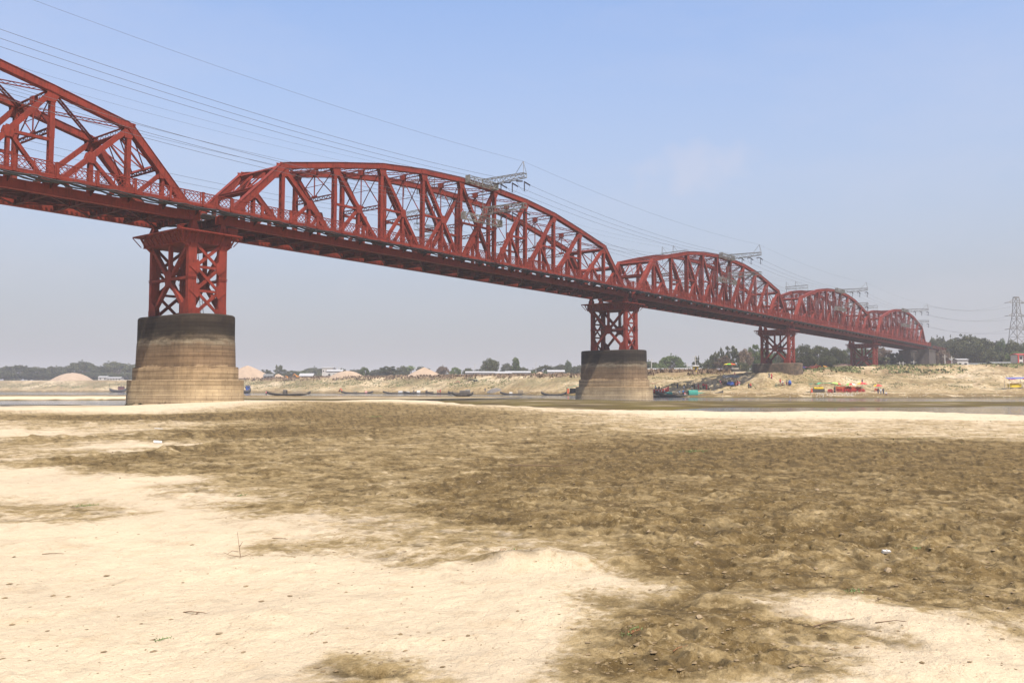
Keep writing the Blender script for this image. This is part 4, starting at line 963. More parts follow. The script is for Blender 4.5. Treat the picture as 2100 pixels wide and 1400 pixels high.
def make_tree(kind, seed, leaf):
    """kinds: round, umbrella, loose, column, palm - all about 10 m tall at scale 1"""
    rs = np.random.RandomState(seed); rd = random.Random(seed); root = empty(kind_name[kind])
    mb = MB(); C = []; Rr = []; arr = []
    if kind == 'palm':
        mb.poly_tube([(0.25 * math.sin(i * 0.5), 0, i * 0.9) for i in range(9)], [0.26 - 0.012 * i for i in range(9)], 7)
        V = []; top = np.array([0.25 * math.sin(4), 0, 7.3])
        for i in range(34):
            az = rs.rand() * 6.283; el = rs.uniform(-0.5, 1.35); Ln = rs.uniform(1.6, 2.5); q = []
            for j in range(9):
                t = j / 8; r = Ln * t; q.append(top + np.array([math.cos(az) * r * math.cos(el), math.sin(az) * r * math.cos(el), r * math.sin(el) - 1.1 * t * t]))
            side = np.array([-math.sin(az), math.cos(az), 0])
            for j in range(8):
                for s_ in (-1, 1):
                    wd = 0.5 * math.sin(math.pi * min(1, (j + 0.6) / 8.2)) + 0.08
                    V.append([q[j], q[j] + side * s_ * wd + np.array([0, 0, -0.22]), q[j+1] + side * s_ * wd * 0.8 + np.array([0, 0, -0.25]), q[j+1]])
        arr.append(np.array(V))
    else:
        hgt = {'round': 10, 'umbrella': 9.5, 'loose': 10, 'column': 10}[kind]
        th = {'round': 2.3, 'umbrella': 3.4, 'loose': 3.0, 'column': 2.0}[kind]
        wd = {'round': 4.8, 'umbrella': 7.2, 'loose': 4.3, 'column': 2.4}[kind]
        mb.poly_tube([(0.1 * math.sin(i), 0.1 * math.cos(i * 1.7), th * i / 4 * 1.05) for i in range(5)], [0.42 - 0.03 * i for i in range(5)], 8)
        nb = {'round': 26, 'umbrella': 34, 'loose': 20, 'column': 18}[kind]
        for i in range(nb):
            az = i * 2.399 + rd.uniform(-.4, .4); t = (i + 0.5) / nb
            if kind == 'umbrella':
                rr = wd * math.sqrt(t) * rd.uniform(0.86, 1.02); zz = hgt - 1.3 - 3.6 * (rr / wd) ** 2.4 + rd.uniform(-.35, .35); cr = rd.uniform(1.05, 1.6); fl = 0.62
            elif kind == 'round':
                rr = wd * math.sqrt(1 - (2 * t - 1) ** 2) * rd.uniform(0.55, 0.95); zz = th + 0.6 + (hgt - th - 1.4) * t; cr = rd.uniform(1.1, 1.9); fl = 0.85
            elif kind == 'loose':
                rr = wd * math.sin(math.pi * (0.16 + 0.60 * t)) * rd.uniform(0.35, 1.0); zz = th + (hgt - th - 0.8) * t + rd.uniform(-.6, .6); cr = rd.uniform(0.75, 1.45); fl = 0.75
            else:
                rr = wd * math.sin(math.pi * (0.15 + 0.75 * t)) * rd.uniform(0.3, 0.8); zz = th + (hgt - th - 0.7) * t; cr = rd.uniform(0.8, 1.2); fl = 0.95
            c = (rr * math.cos(az), rr * math.sin(az), zz); C.append(c); Rr.append(cr)
            b0 = Vector((0, 0, th * rd.uniform(0.75, 1.0))); b1 = Vector(c); mid = b0.lerp(b1, 0.55) + Vector((0, 0, 0.5 if kind != 'umbrella' else -0.35))
            mb.poly_tube([b0, b0.lerp(mid, 0.5) + Vector((0, 0, .1)), mid, b1], [0.20, 0.15, 0.10, 0.04], 5)
        if kind == 'umbrella':
            for i in range(14):
                az = rs.rand() * 6.283; rr = wd * rs.rand() * 0.7; C.append((rr * math.cos(az), rr * math.sin(az), hgt - 3.1 - rs.rand() * 1.4)); Rr.append(rs.uniform(0.7, 1.1))
        leaf_cloud(arr, C, Rr, {'round': 330, 'umbrella': 260, 'loose': 250, 'column': 300}[kind], 0.20, rs, fl)
        # stray outer twigs so that the outline stays uneven
        cc = np.array(C); pick = rs.choice(len(C), 40); jit = rs.normal(size=(40, 3)); jit /= np.linalg.norm(jit, axis=1)[:, None]
        leaf_cloud(arr, [tuple(cc[p] + j * (Rr[p] + 0.15)) for p, j in zip(pick, jit)], [0.42] * 40, 34, 0.17, rs)
    mb.build('trunk', M['bark'], root)
    leaf_mesh('crown', arr, leaf, root)
    return root
kind_name = {'round': 'leafy_tree', 'umbrella': 'rain_tree', 'loose': 'acacia_tree', 'column': 'young_tree', 'palm': 'palm_tree'}
PROTO = {}
def plant(kind, px, dist, ytop, wpx, label, leaf='leaf', seed=0, ybase=None, group='trees along the far bank'):
    """a tree whose size follows from its apparent height and width at that distance"""
    x, y = at(px, dist); k = (kind, leaf, seed)
    dep = dist; ztop = EYE + (797 - ytop) * dep / FPX; zb = ground_at(x, y) - 0.3
    if k not in PROTO: PROTO[k] = make_tree(kind, 11 + seed, M[leaf]); o = PROTO[k]
    else: o = copy_tree(PROTO[k])
    hh = max(3.0, ztop - zb); s = hh / {'palm': 9.4}.get(kind, 10.0)
    half = {'round': 5.6, 'umbrella': 8.0, 'loose': 5.0, 'column': 2.8, 'palm': 2.2}[kind]
    sx = (wpx * dep / FPX / 2) / half
    o.location = (x, y, zb); o.scale = (sx, sx, s); o.rotation_euler = (0, 0, random.uniform(0, 6.28))
    return tag(o, label, 'tree', group)
random.seed(5)
TREES = [ # kind, px, dist, top y, width px, leaf, label
 ('umbrella', -10, 820, 751, 90, 'leaf', 'hazy broad tree cut by the left edge, first of the distant tree line'),
 ('umbrella', 34, 830, 746, 96, 'leaf', 'hazy broad tree near the left edge, left of the first long sand heap'),
 ('round', 78, 800, 753, 60, 'leaf', 'low hazy tree in the left distance between two broader crowns'),
 ('umbrella', 118, 840, 748, 80, 'leaf', 'hazy tree directly above the left slope of the leftmost sand heap'),
 ('umbrella', 168, 820, 738, 74, 'leaf', 'tall hazy flat-topped tree above the right end of the leftmost sand heap'),
 ('round', 205, 800, 751, 56, 'leaf', 'low hazy tree in the dip right of the tall flat-topped one'),
 ('umbrella', 238, 830, 738, 76, 'leaf', 'hazy flat-topped tree above the white sheds left of the left pier'),
 ('umbrella', 282, 800, 743, 70, 'leaf', 'hazy tree half hidden by the left edge of the left pier'),
 ('round', 10, 780, 763, 60, 'leaf', 'low bush-like tree at the foot of the left distant tree line'),
 ('round', 60, 780, 765, 56, 'leaf', 'low hazy bushy tree behind the start of the leftmost sand heap'),
 ('round', 110, 780, 765, 56, 'leaf', 'low hazy bushy tree just behind the top of the leftmost sand heap'),
 ('round', 188, 780, 763, 60, 'leaf', 'low hazy bushy tree right of the leftmost sand heap'),
 ('round', 225, 780, 764, 56, 'leaf', 'low hazy bushy tree behind the left end of the white sheds'),
 ('round', 262, 780, 764, 50, 'leaf', 'low hazy bushy tree behind the right end of the white sheds'),
 ('loose', 545, 690, 757, 34, 'leaf', 'thin low tree just right of the big sand heap by the left pier'),
 ('loose', 573, 700, 749, 30, 'leaf', 'pale open tree standing above the small second sand heap'),
 ('round', 600, 700, 759, 44, 'leaf', 'low tree behind the grey roofed shed with the orange digger'),
 ('umbrella', 645, 860, 751, 66, 'leaf', 'broad bluish tree on the skyline left of the white two-storey house'),
 ('round', 622, 640, 762, 34, 'leaf2', 'dark round bush behind the orange digger'),
 ('umbrella', 690, 880, 754, 52, 'leaf', 'distant bluish tree behind the white two-storey house'),
 ('round', 700, 660, 762, 30, 'leaf', 'small tree on the right side of the white two-storey house'),
 ('loose', 704, 640, 754, 16, 'leaf', 'small dark upright tree left of the low dome-shaped sand heap'),
 ('round', 725, 720, 758, 50, 'leaf', 'faint tree line crown behind the low dome-shaped sand heap'),
 ('round', 747, 600, 753, 24, 'leaf2', 'dark round tree right of the dome-shaped sand heap'),
 ('round', 775, 700, 757, 44, 'leaf', 'hazy low tree between the dark round tree and the big pale shrub'),
 ('loose', 798, 560, 750, 50, 'leaf', 'pale green spreading shrub-like tree left of the tallest middle sand heap'),
 ('round', 828, 640, 751, 40, 'leaf', 'dark tree touching the left flank of the tallest middle sand heap'),
 ('palm', 843, 620, 745, 20, 'leaf2', 'palm tree rising above the left flank of the tallest middle sand heap'),
 ('round', 866, 660, 752, 36, 'leaf', 'tree hidden behind the top of the tallest middle sand heap'),
 ('umbrella', 908, 640, 748, 32, 'leaf3', 'rust brown crowned tree on the right of the tallest middle sand heap'),
 ('round', 934, 600, 752, 28, 'leaf2', 'dark round tree right of the rust brown one'),
 ('umbrella', 960, 620, 752, 28, 'leaf', 'small flat-topped tree above the left end of the long white wall'),
 ('round', 982, 660, 756, 30, 'leaf', 'low tree touching the left side of the biggest round tree'),
 ('round', 1006, 540, 736, 46, 'leaf', 'biggest round dark tree in the middle, over the long white wall'),
 ('round', 1040, 640, 746, 36, 'leaf', 'dark tree right of the biggest round middle tree'),
 ('column', 1058, 560, 732, 20, 'leaf2', 'tall slim tree with round top, right of the biggest round tree'),
 ('round', 1072, 600, 752, 30, 'leaf', 'dark tree at the foot of the tall slim one'),
 ('umbrella', 1092, 700, 755, 40, 'leaf', 'low flat tree right of the tall slim one'),
 ('umbrella', 1118, 620, 746, 56, 'leaf', 'wide dark flat-topped tree halfway between slim tree and river pier'),
 ('umbrella', 1150, 700, 744, 52, 'leaf', 'pale hazy flat tree left of the small dark knob near the river pier'),
 ('round', 1165, 640, 740, 20, 'leaf2', 'small dark knob-like tree just left of the river pier'),
 ('round', 1185, 600, 750, 44, 'leaf', 'tree half hidden by the left side of the river pier'),
 ('round', 1130, 560, 760, 40, 'leaf2', 'low green bushes-like tree under the wide dark flat tree'),
 ('round', 1090, 560, 761, 36, 'leaf2', 'low green tree above the right end of the white wall'),
 ('umbrella', 1330, 520, 738, 60, 'leaf', 'low dark tree emerging from the right side of the river pier'),
 ('umbrella', 1376, 500, 725, 68, 'leaf2', 'big dark dome-shaped tree alone right of the river pier'),
 ('round', 1352, 480, 745, 46, 'leaf2', 'dark lower tree under the left side of the big dome tree'),
 ('round', 1398, 480, 748, 40, 'leaf2', 'dark lower tree under the right side of the big dome tree'),
 ('loose', 1429, 480, 731, 20, 'leaf', 'thin sparse tree beside the white power pole'),
 ('round', 1440, 460, 745, 34, 'leaf', 'grey low tree right of the white power pole'),
 ('umbrella', 1459, 440, 731, 40, 'leaf', 'pale spreading tree left of the tall pair of trees'),
 ('loose', 1466, 420, 721, 26, 'leaf', 'slender dark tree with pointed crown above the rainbow umbrella stall'),
 ('loose', 1484, 420, 728, 50, 'leaf3', 'brownish leafy tree left above the rainbow umbrella stall'),
 ('loose', 1500, 430, 708, 44, 'leaf', 'tallest dark tree right above the rainbow umbrella stall'),
 ('loose', 1480, 440, 714, 18, 'leaf', 'narrow dark crown attached left of the tallest stall tree'),
 ('round', 1527, 430, 717, 40, 'leaf3', 'olive brown tree left of the third tower'),
 ('loose', 1548, 440, 705, 44, 'leaf2', 'bright green tree at the left edge of the third tower'),
 ('round', 1520, 400, 742, 40, 'leaf', 'low grey green tree behind the low half buried pier'),
 ('round', 1570, 420, 716, 40, 'leaf2', 'green tree seen through the left half of the third tower'),
 ('round', 1600, 440, 718, 44, 'leaf', 'grey green tree seen through the right half of the third tower'),
 ('round', 1645, 430, 708, 52, 'leaf', 'broad dusty tree just right of the third tower'),
 ('round', 1680, 440, 707, 56, 'leaf', 'tallest dusty tree midway between the last two towers'),
 ('round', 1712, 430, 713, 50, 'leaf', 'dusty tree left of the last tower, below the deck'),
 ('round', 1745, 450, 712, 50, 'leaf', 'dusty tree behind the left leg of the last tower'),
 ('round', 1662, 400, 727, 46, 'leaf', 'lower dusty tree behind the blue and red umbrellas'),
 ('round', 1700, 400, 730, 50, 'leaf', 'lower dusty tree behind the orange awnings'),
 ('palm', 1722, 350, 734, 16, 'leaf2', 'small dark palm left of the last tower'),
 ('round', 1775, 440, 715, 50, 'leaf', 'dusty tree seen through the last tower'),
 ('round', 1808, 440, 712, 44, 'leaf3', 'tree right of the last tower under the deck'),
 ('palm', 1815, 370, 728, 24, 'leaf', 'palm tree between the last tower and the dark abutment'),
 ('round', 1838, 430, 722, 34, 'leaf', 'tree touching the left side of the dark abutment'),
 ('umbrella', 1925, 560, 684, 60, 'leaf', 'airy umbrella-shaped tree right behind the end of the bridge'),
 ('umbrella', 1950, 520, 688, 46, 'leaf', 'open crowned tree over the brick approach piers'),
 ('umbrella', 1992, 480, 681, 104, 'leaf', 'largest broad domed tree right of the bridge end'),
 ('round', 1965, 460, 703, 56, 'leaf', 'dense dark tree under the left side of the largest domed tree'),
 ('round', 2010, 450, 703, 60, 'leaf', 'dense dark tree under the right side of the largest domed tree'),
 ('round', 1930, 450, 716, 44, 'leaf3', 'bare looking brown tree by the brick approach piers'),
 ('umbrella', 2032, 500, 694, 60, 'leaf', 'yellowish green tree right of the largest domed tree'),
 ('round', 2055, 470, 697, 34, 'leaf2', 'dark tree with ragged top left of the transmission tower'),
 ('round', 2040, 430, 718, 50, 'leaf', 'low dark tree above the blue and cream long roof'),
 ('round', 2078, 450, 699, 44, 'leaf', 'dark tree at the foot of the transmission tower'),
 ('round', 2105, 460, 702, 50, 'leaf2', 'dark tree cut by the right edge of the photo'),
 ('round', 2085, 420, 720, 50, 'leaf2', 'low tree behind the red building at the right edge'),
 ('round', 2130, 440, 704, 60, 'leaf', 'tree just beyond the right edge of the photo'),
]
sd_count = {}
for i, (kd, px, dist, yt, wp, lf, lb) in enumerate(TREES):
    sdn = sd_count.get((kd, lf), 0) % 3; sd_count[(kd, lf)] = sd_count.get((kd, lf), 0) + 1
    plant(kd, px, dist, yt, wp, lb, lf, sdn)

# distant belt of trees that reads as one mass
def tree_belt(pts, hz, name, label):
    rs = np.random.RandomState(3); C = []; Rr = []
    for (px, d, yt) in pts:
        x, y = at(px, d); zb = ground_at(x, y); zt = EYE + (797 - yt) * d / FPX
        for q in range(3):
            C.append((x + rs.uniform(-6, 6), y + rs.uniform(-6, 6), zb + (zt - zb) * rs.uniform(0.15, 0.8))); Rr.append((zt - zb) * rs.uniform(0.30, 0.42))
    arr = []; leaf_cloud(arr, C, Rr, 170, 0.62, rs, 0.9); o = leaf_mesh(name, arr, M['leaf'], None); tag(o, label, 'woodland', kind='stuff')
rb = random.Random(9)
tree_belt([(px, 900, 760 + rb.uniform(-4, 3)) for px in range(-60, 300, 9)] + [(px, 760, 763 + rb.uniform(-4, 3)) for px in range(520, 1200, 9)] +
          [(px, 620, 757 + rb.uniform(-5, 3)) for px in range(1325, 1560, 9)] + [(px, 520, 733 + rb.uniform(-6, 4)) for px in range(1560, 1860, 8)] +
          [(px, 560, 722 + rb.uniform(-6, 4)) for px in range(1905, 2160, 8)], 0, 'woodland', 'continuous low tree line along the horizon behind the far bank')

# ------------------------------------------------------------------ scrub and grass on the far bank
def scatter_ground(name, label, cat, m, n, px0, px1, d0, d1, size, zlo, zhi, seed, thr=0.0, up=0.5):
    rs = np.random.RandomState(seed); u = (rs.uniform(px0, px1, n) - 1050) / FPX; d = rs.uniform(d0, d1, n)
    x = CAMX + (FX + RX * u) * d; y = CAMY + (FY + RY * u) * d; z = ground_z(x, y, False)
    k = (z > zlo) & (z < zhi) & (fbm(x, y, 0.06, 4, 13.0) + fbm(x, y, 0.3, 2, 19.0) * 0.6 > thr); x, y, z = x[k], y[k], z[k]; n = len(x)
    if n == 0: return
    a = rs.normal(size=(n, 3)); a[:, 2] *= 0.4; a /= np.linalg.norm(a, axis=1)[:, None]; b = np.stack([rs.normal(size=n) * .4, rs.normal(size=n) * .4, np.ones(n)], 1)
    s = size * (0.5 + rs.rand(n, 1)); p = np.stack([x, y, z - 0.02], 1); w_ = a * s * 0.8; h_ = b * s * up * 2
    leafs = np.stack([p - w_, p + w_, p + w_ * 0.3 + h_, p - w_ * 0.7 + h_ * 0.8], 1)
    tag(leaf_mesh(name, [leafs], m, None), label, cat, kind='stuff')
M['grass'] = leaf_mat('bank_grass', (0.085, 0.098, 0.036), (0.16, 0.155, 0.065))
M['brush'] = leaf_mat('dry_brush', (0.12, 0.075, 0.045), (0.22, 0.16, 0.10))
scatter_ground('bank_grass', 'thin green grass growing in patches up the sandy far bank', 'grass', M['grass'], 120000, -50, 1200, 370, 740, 0.42, 2.2, 7.8, 1, -0.04, 0.35)
scatter_ground('bank_grass', 'green weeds in strips on the right part of the far bank', 'grass', M['grass'], 45000, 1320, 2200, 228, 345, 0.22, 2.2, 11.5, 2, 0.20, 0.4)
scatter_ground('dry_brush', 'dry brown scrub along the upper edge of the far bank', 'scrub', M['brush'], 70000, 480, 1500, 300, 580, 0.55, 6.9, 12, 3, -0.06, 0.8)
scatter_ground('dry_brush', 'dark weedy scrub along the edge of the right bank', 'scrub', M['grass'], 12000, 1560, 2200, 300, 340, 0.42, 8.0, 12.5, 4, 0.0, 0.6)
scatter_ground('bank_grass', 'sparse green weeds sprouting from the near mud flat', 'weeds', M['grass'], 5200, 1100, 2150, 6, 70, 0.035, 0.2, 1.2, 6, 0.22, 0.5)

# ------------------------------------------------------------------ sand heaps
M['sandheap'] = mat('heaped_sand', (0.34, 0.245, 0.165), 0.95, 0, (0.28, 0.205, 0.14), 0.5, 0.4, 3)
def heap(px, dist, ytop, wpx, label, flat=0.15, seed=0, m='sandheap', dmul=0.6):
    x, y = at(px, dist); zb = ground_at(x, y) - 0.8; h = EYE + (797 - ytop) * dist / FPX - zb; r = wpx * dist / FPX / 2
    mb = MB(); n = 40; rs = np.random.RandomState(seed + 3); ph = rs.rand(6) * 6.28; rings = []
    K = 14
    for i in range(K + 1):
        t = i / K; f = 1 - t; prof = min(1.0, (1 - t) ** 0.95 * (1 + flat)) if flat else (1 - t)
        z_ = h * (1 - (1 - (1 - f)) ** 1.0); rr = []
        zz = h * (t if t < 1 else 1)
        rad = (1 - t) ** (0.85 if flat < 0.3 else 0.55)
        for j in range(n):
            a = 2 * math.pi * j / n; wob = 1 + 0.10 * math.sin(2 * a + ph[0]) + 0.06 * math.sin(5 * a + ph[1]) + 0.05 * math.sin(9 * a + ph[2] + 3 * t)
            rr.append((r * rad * wob * math.cos(a), r * rad * wob * dmul * math.sin(a), zz + 0.03 * h * math.sin(3 * a + ph[3]) * (1 - t)))
        rings.append(rr)
    loft(mb, rings, False, True); o = mb.build('sand_heap', M[m], None, smooth=True); o.location = (x, y, zb); o.rotation_euler = (0, 0, HEAD - math.pi / 2)
    return tag(o, label, 'sand heap', 'heaps of dredged sand on the far bank')
heap(150, 735, 764, 84, 'pink beige long sand heap in the hazy distance at the left', 0.5, 1)
heap(508, 570, 749, 108, 'largest sand heap, pinkish, directly right of the left pier', 0.2, 2)
heap(571, 565, 766, 42, 'small pointed sand heap beside the grey shed', 0.1, 3)
heap(713, 500, 760, 74, 'low dome-shaped sand heap behind dry scrub', 0.6, 4)
heap(870, 470, 753, 92, 'tallest smooth cone of sand in the middle of the far bank', 0.2, 5)
heap(1107, 410, 762, 30, 'small sand mound left of the river pier', 0.5, 6)
heap(1150, 412, 763, 24, 'tiny sand mound beside the river pier', 0.5, 7)
M['coal'] = mat('dark_gravel', (0.10, 0.09, 0.08), 0.95, 0, (0.16, 0.14, 0.12), 1.5, 0.5, 4)
heap(1017, 364, 795, 36, 'low dark grey heap on the water edge in the middle', 0.6, 8, 'coal')
heap(905, 400, 800, 40, 'dark heap behind the row of moored boats', 0.6, 9, 'coal')

# ------------------------------------------------------------------ houses and sheds on the far bank
def simple(name, c, **k): return mat(name, c, k.get('rough', 0.8), 0, k.get('c2'), k.get('scale', 1.5))
M['white'] = simple('white_wall', (0.45, 0.43, 0.40)); M['tin'] = simple('tin_sheet', (0.30, 0.30, 0.30), rough=0.9, c2=(0.30, 0.29, 0.28)); M['bluetin'] = mat('grey_sheet', (0.12, 0.12, 0.115), 1.0, 0, (0.17, 0.165, 0.155), 1.5, spec=0.0)
M['dark'] = simple('dark_opening', (0.02, 0.02, 0.02)); M['orange'] = simple('orange_cloth', (0.50, 0.085, 0.025)); M['redpl'] = simple('red_plastic', (0.40, 0.030, 0.020), rough=0.5)
M['bamboo'] = simple('bamboo', (0.32, 0.26, 0.15)); M['thatch'] = simple('thatch', (0.16, 0.12, 0.07)); M['yellow'] = simple('yellow_paint', (0.70, 0.50, 0.02), rough=0.4)
M['green'] = simple('green_sheet', (0.02, 0.20, 0.15), rough=0.8); M['blue'] = simple('blue_plastic', (0.02, 0.07, 0.30), rough=0.5); M['boat'] = simple('tarred_boat_wood', (0.028, 0.024, 0.020), c2=(0.07, 0.055, 0.04))
M['boat2'] = simple('worn_boat_wood', (0.09, 0.07, 0.05), c2=(0.045, 0.036, 0.028)); M['digger'] = simple('digger_orange', (0.75, 0.28, 0.02), rough=0.4); M['brick2'] = simple('pink_wall', (0.42, 0.20, 0.17))
M['pole'] = simple('concrete_pole', (0.5, 0.48, 0.44)); M['skin'] = simple('skin', (0.16, 0.085, 0.05)); M['hair'] = simple('black_hair', (0.012, 0.010, 0.010))
def base(px, dist): x, y = at(px, dist); return x, y, ground_at(x, y)
FACE = HEAD - math.pi / 2
def shed(px, dist, wm, dm, hm, wallm, roofm, label, name='shed', cat='shed', rise=0.9, nwin=3, two=False):
    x, y, z = base(px, dist); o = empty(name, (x, y, z - 0.3), FACE, label, cat)
    mb = MB(); mb.box((0, 0, hm / 2), (wm, dm, hm)); mb.build('wall', wallm, o)
    mb = MB(); mb.prism([(-wm/2 - .3, -dm/2 - .4, hm), (-wm/2 - .3, 0, hm + rise), (-wm/2 - .3, dm/2 + .4, hm), (-wm/2 - .3, dm/2 + .4, hm - .12), (-wm/2 - .3, 0, hm + rise - .12), (-wm/2 - .3, -dm/2 - .4, hm - .12)], (wm + .6, 0, 0)); mb.build('roof', roofm, o)
    for i in range(nwin):
        for lv in range(2 if two else 1):
            mb = MB(); xx = -wm/2 + wm * (i + 0.5) / nwin; mb.box((xx, -dm/2 - 0.02, (hm * 0.55 if not two else hm * (0.28 + 0.45 * lv))), (min(1.3, wm / nwin * 0.45), 0.08, 1.1)); mb.build('window', M['dark'], o)
    return o
shed(214, 760, 8, 5, 3.4, M['white'], M['tin'], 'small white shed on the skyline left of the longer one', nwin=2)
shed(237, 760, 12, 6, 2.6, M['white'], M['tin'], 'long white shed on the skyline just left of the left pier', nwin=5)
shed(552, 560, 6, 4, 2.0, M['tin'], M['bluetin'], 'grey blue roofed open shed between the two right-hand sand heaps', rise=1.4)
shed(630, 580, 9, 6, 2.2, M['tin'], M['tin'], 'long pale tin roofed shed right of the orange digger', rise=1.8, nwin=5)
shed(674, 640, 8, 7, 9.0, M['white'], M['white'], 'white two-storey house among trees left of the dome sand heap', 'house', 'house', 0.4, 4, True)
shed(688, 560, 10, 6, 5.0, M['white'], M['tin'], 'small white tin house in front of the two-storey house', 'house', 'house', 1.2, 3)
shed(985, 480, 16, 5, 3.0, M['white'], M['tin'], 'long low white building under the biggest round tree', 'building', 'building', 0.8, 8)
shed(1030, 480, 10, 5, 3.0, M['white'], M['tin'], 'white building right of the biggest round tree trunk', 'building', 'building', 0.9, 5)
shed(1062, 490, 14, 5, 3.4, M['white'], M['tin'], 'short white shed right of the tall slim tree', nwin=3)
shed(1140, 470, 9, 5, 3.6, M['white'], M['tin'], 'small white hut left of the river pier', 'hut', 'hut', 1.0, 2)
shed(1365, 420, 18, 5, 2.6, M['white'], M['tin'], 'low cream wall-like shed under the big dome tree', nwin=4)
shed(1410, 400, 12, 5, 2.4, M['tin'], M['tin'], 'low grey sheds behind the white power pole')
shed(1426, 330, 1.9, 1.9, 2.4, M['yellow'], M['white'], 'tiny cream and orange kiosk at the foot of the white pole', 'kiosk', 'kiosk', 0.3, 1)
shed(1955, 400, 3.6, 4, 4.6, M['brick2'], M['tin'], 'small pinkish hut right of the brick approach piers', 'hut', 'hut', 0.5, 1)
shed(1970, 395, 5, 4, 4.6, M['white'], M['tin'], 'small white hut right of the pinkish hut', 'hut', 'hut', 0.5, 2)
shed(2020, 400, 18, 5, 2.4, M['white'], M['bluetin'], 'long low building with blue roof under the dark right trees', 'building', 'building', 0.8, 6)
shed(2062, 390, 14, 5, 2.6, M['white'], M['bluetin'], 'long cream building near the right edge', 'building', 'building', 0.8, 6)
o = shed(2093, 350, 5.0, 5, 4.8, M['white'], M['redpl'], 'red and white two-storey building at the right edge', 'building', 'building', 0.5, 2, True)
for q in (-2.4, 0, 2.4): mb = MB(); mb.box((q, -2.7, 2.3), (0.45, 0.3, 4.6)); mb.build('red_column', M['redpl'], o)

def digger(px, dist, label, s=1.0):
    x, y, z = base(px, dist); o = empty('excavator', (x, y, z), FACE, label, 'excavator'); o.scale = (s, s, s)
    mb = MB(); [mb.box((q, 0, 0.45), (0.6, 3.6, 0.9)) for q in (-1.1, 1.1)]; mb.build('track', M['dark'], o)
    mb = MB(); mb.box((0, 0, 1.5), (2.8, 3.4, 1.1)); mb.box((1.0, 0.6, 2.2), (1.0, 1.6, 0.5)); mb.build('body', M['digger'], o)
    mb = MB(); mb.box((-0.8, -0.8, 2.6), (1.0, 1.4, 1.3)); mb.build('cab', M['digger'], o)
    mb = MB(); mb.bar((-1.2, 0, 2), (-3.2, 0, 4.6), 0.4, 0.5); mb.bar((-3.2, 0, 4.6), (-5.0, 0, 2.2), 0.35, 0.4); mb.build('boom', M['digger'], o)
    mb = MB(); mb.prism([(-5.4, -.6, 2.3), (-4.5, -.6, 2.3), (-4.4, -.6, 1.3), (-5.2, -.6, 1.1)], (0, 1.2, 0)); mb.build('bucket', M['dark'], o)
    return o
digger(611, 540, 'orange excavator on the far bank between sheds and scrub', 0.62)
digger(591, 545, 'second orange machine on the far bank just right of the grey blue shed', 0.4)
digger(1683, 345, 'yellow orange excavator arm on the bank left of the last tower', 0.55)

def power_pole(px, dist, ytop, label, arms=1):
    x, y, z = base(px, dist); h = EYE + (797 - ytop) * dist / FPX - z; o = empty('power_pole', (x, y, z - .3), FACE, label, 'power pole')
    mb = MB(); mb.tube((0, 0, 0), (0, 0, h + .3), 0.2, 8, 0.12); mb.build('pole', M['pole'], o)
    for i in range(arms): mb = MB(); mb.bar((-1.1, 0, h - 0.4 - i * 1.2), (1.1, 0, h - 0.4 - i * 1.2), 0.12, 0.12); mb.build('cross_arm', M['pole'], o)
    return o
power_pole(1426, 345, 728, 'tall white power pole on the far bank left of the umbrella stall', 2)
power_pole(1336, 360, 735, 'white pole on the far bank next to the river pier')
power_pole(1409, 360, 744, 'short pole joined to the tall white pole by a low line')
for px, yt, lb in ((1845, 741, 'thin leaning pale pole in front of the dark abutment, leftmost'), (1852, 741, 'thin leaning pale pole in front of the dark abutment, second'), (1874, 739, 'thin pale pole in front of the dark abutment, rightmost'), (1938, 727, 'white pole beside the brick approach piers'), (1952, 730, 'grey pole beside the pinkish hut'), (695, 752, 'faint pole rising above the white two-storey house'), (974, 745, 'faint mast on the skyline left of the biggest round tree'), (1099, 742, 'faint mast on the skyline right of the tall slim tree')):
    power_pole(px, 340 if px > 1500 else 560, yt, lb)

# transmission tower at the right edge
def big_pylon():
    x, y, z = base(2088, 455); o = empty('transmission_tower', (x, y, z), FACE + 0.25, 'tall lattice transmission tower above the trees at the right edge', 'transmission tower')
    G = M['galv']; H = EYE + (797 - 608) * 455 / FPX - z; r = 0.10
    lv = [0, 7, 13, 18, 23, 27.5, 31.5, 35, 38.5, H]; hw = [4.6, 3.9, 3.2, 2.7, 2.25, 1.7, 1.35, 1.15, 1.05, 0.9]
    mb = MB()
    for i in range(len(lv) - 1):
        c0 = [(a * hw[i], b * hw[i], lv[i]) for a, b in ((-1, -1), (1, -1), (1, 1), (-1, 1))]; c1 = [(a * hw[i+1], b * hw[i+1], lv[i+1]) for a, b in ((-1, -1), (1, -1), (1, 1), (-1, 1))]
        for j in range(4):
            k = (j + 1) % 4; mb.bar(c0[j], c1[j], 0.2, 0.2); mb.bar(c0[j], c1[k], r, r); mb.bar(c0[k], c1[j], r, r); mb.bar(c1[j], c1[k], r, r)
    mb.build('mast', G, o)
    tips = []
    for zz, ln in ((H - 3, 5.2), (H - 10, 5.4), (H - 17, 5.6)):
        for s_ in (-1, 1):
            mb = MB()
            for b_ in (-0.9, 0.9): mb.bar((s_ * 1.2, b_, zz), (s_ * ln, 0, zz), 0.14, 0.14); mb.bar((s_ * 1.1, b_, zz + 1.7), (s_ * ln, 0, zz), 0.12, 0.12)
            for t in (0.3, 0.6): mb.bar((s_ * (1.2 + (ln - 1.2) * t), 0, zz), (s_ * (1.1 + (ln - 1.1) * t), 0, zz + 1.7 * (1 - t)), 0.08, 0.08)
            mb.build('cross_arm', G, o)
            mb = MB(); insulator(mb, (s_ * ln, 0, zz), (s_ * ln - 2.2, 0, zz - 0.35)); mb.build('insulator', M['insul'], o); tips.append((s_, ln, zz))
    return o, H
tp, Ht = big_pylon()
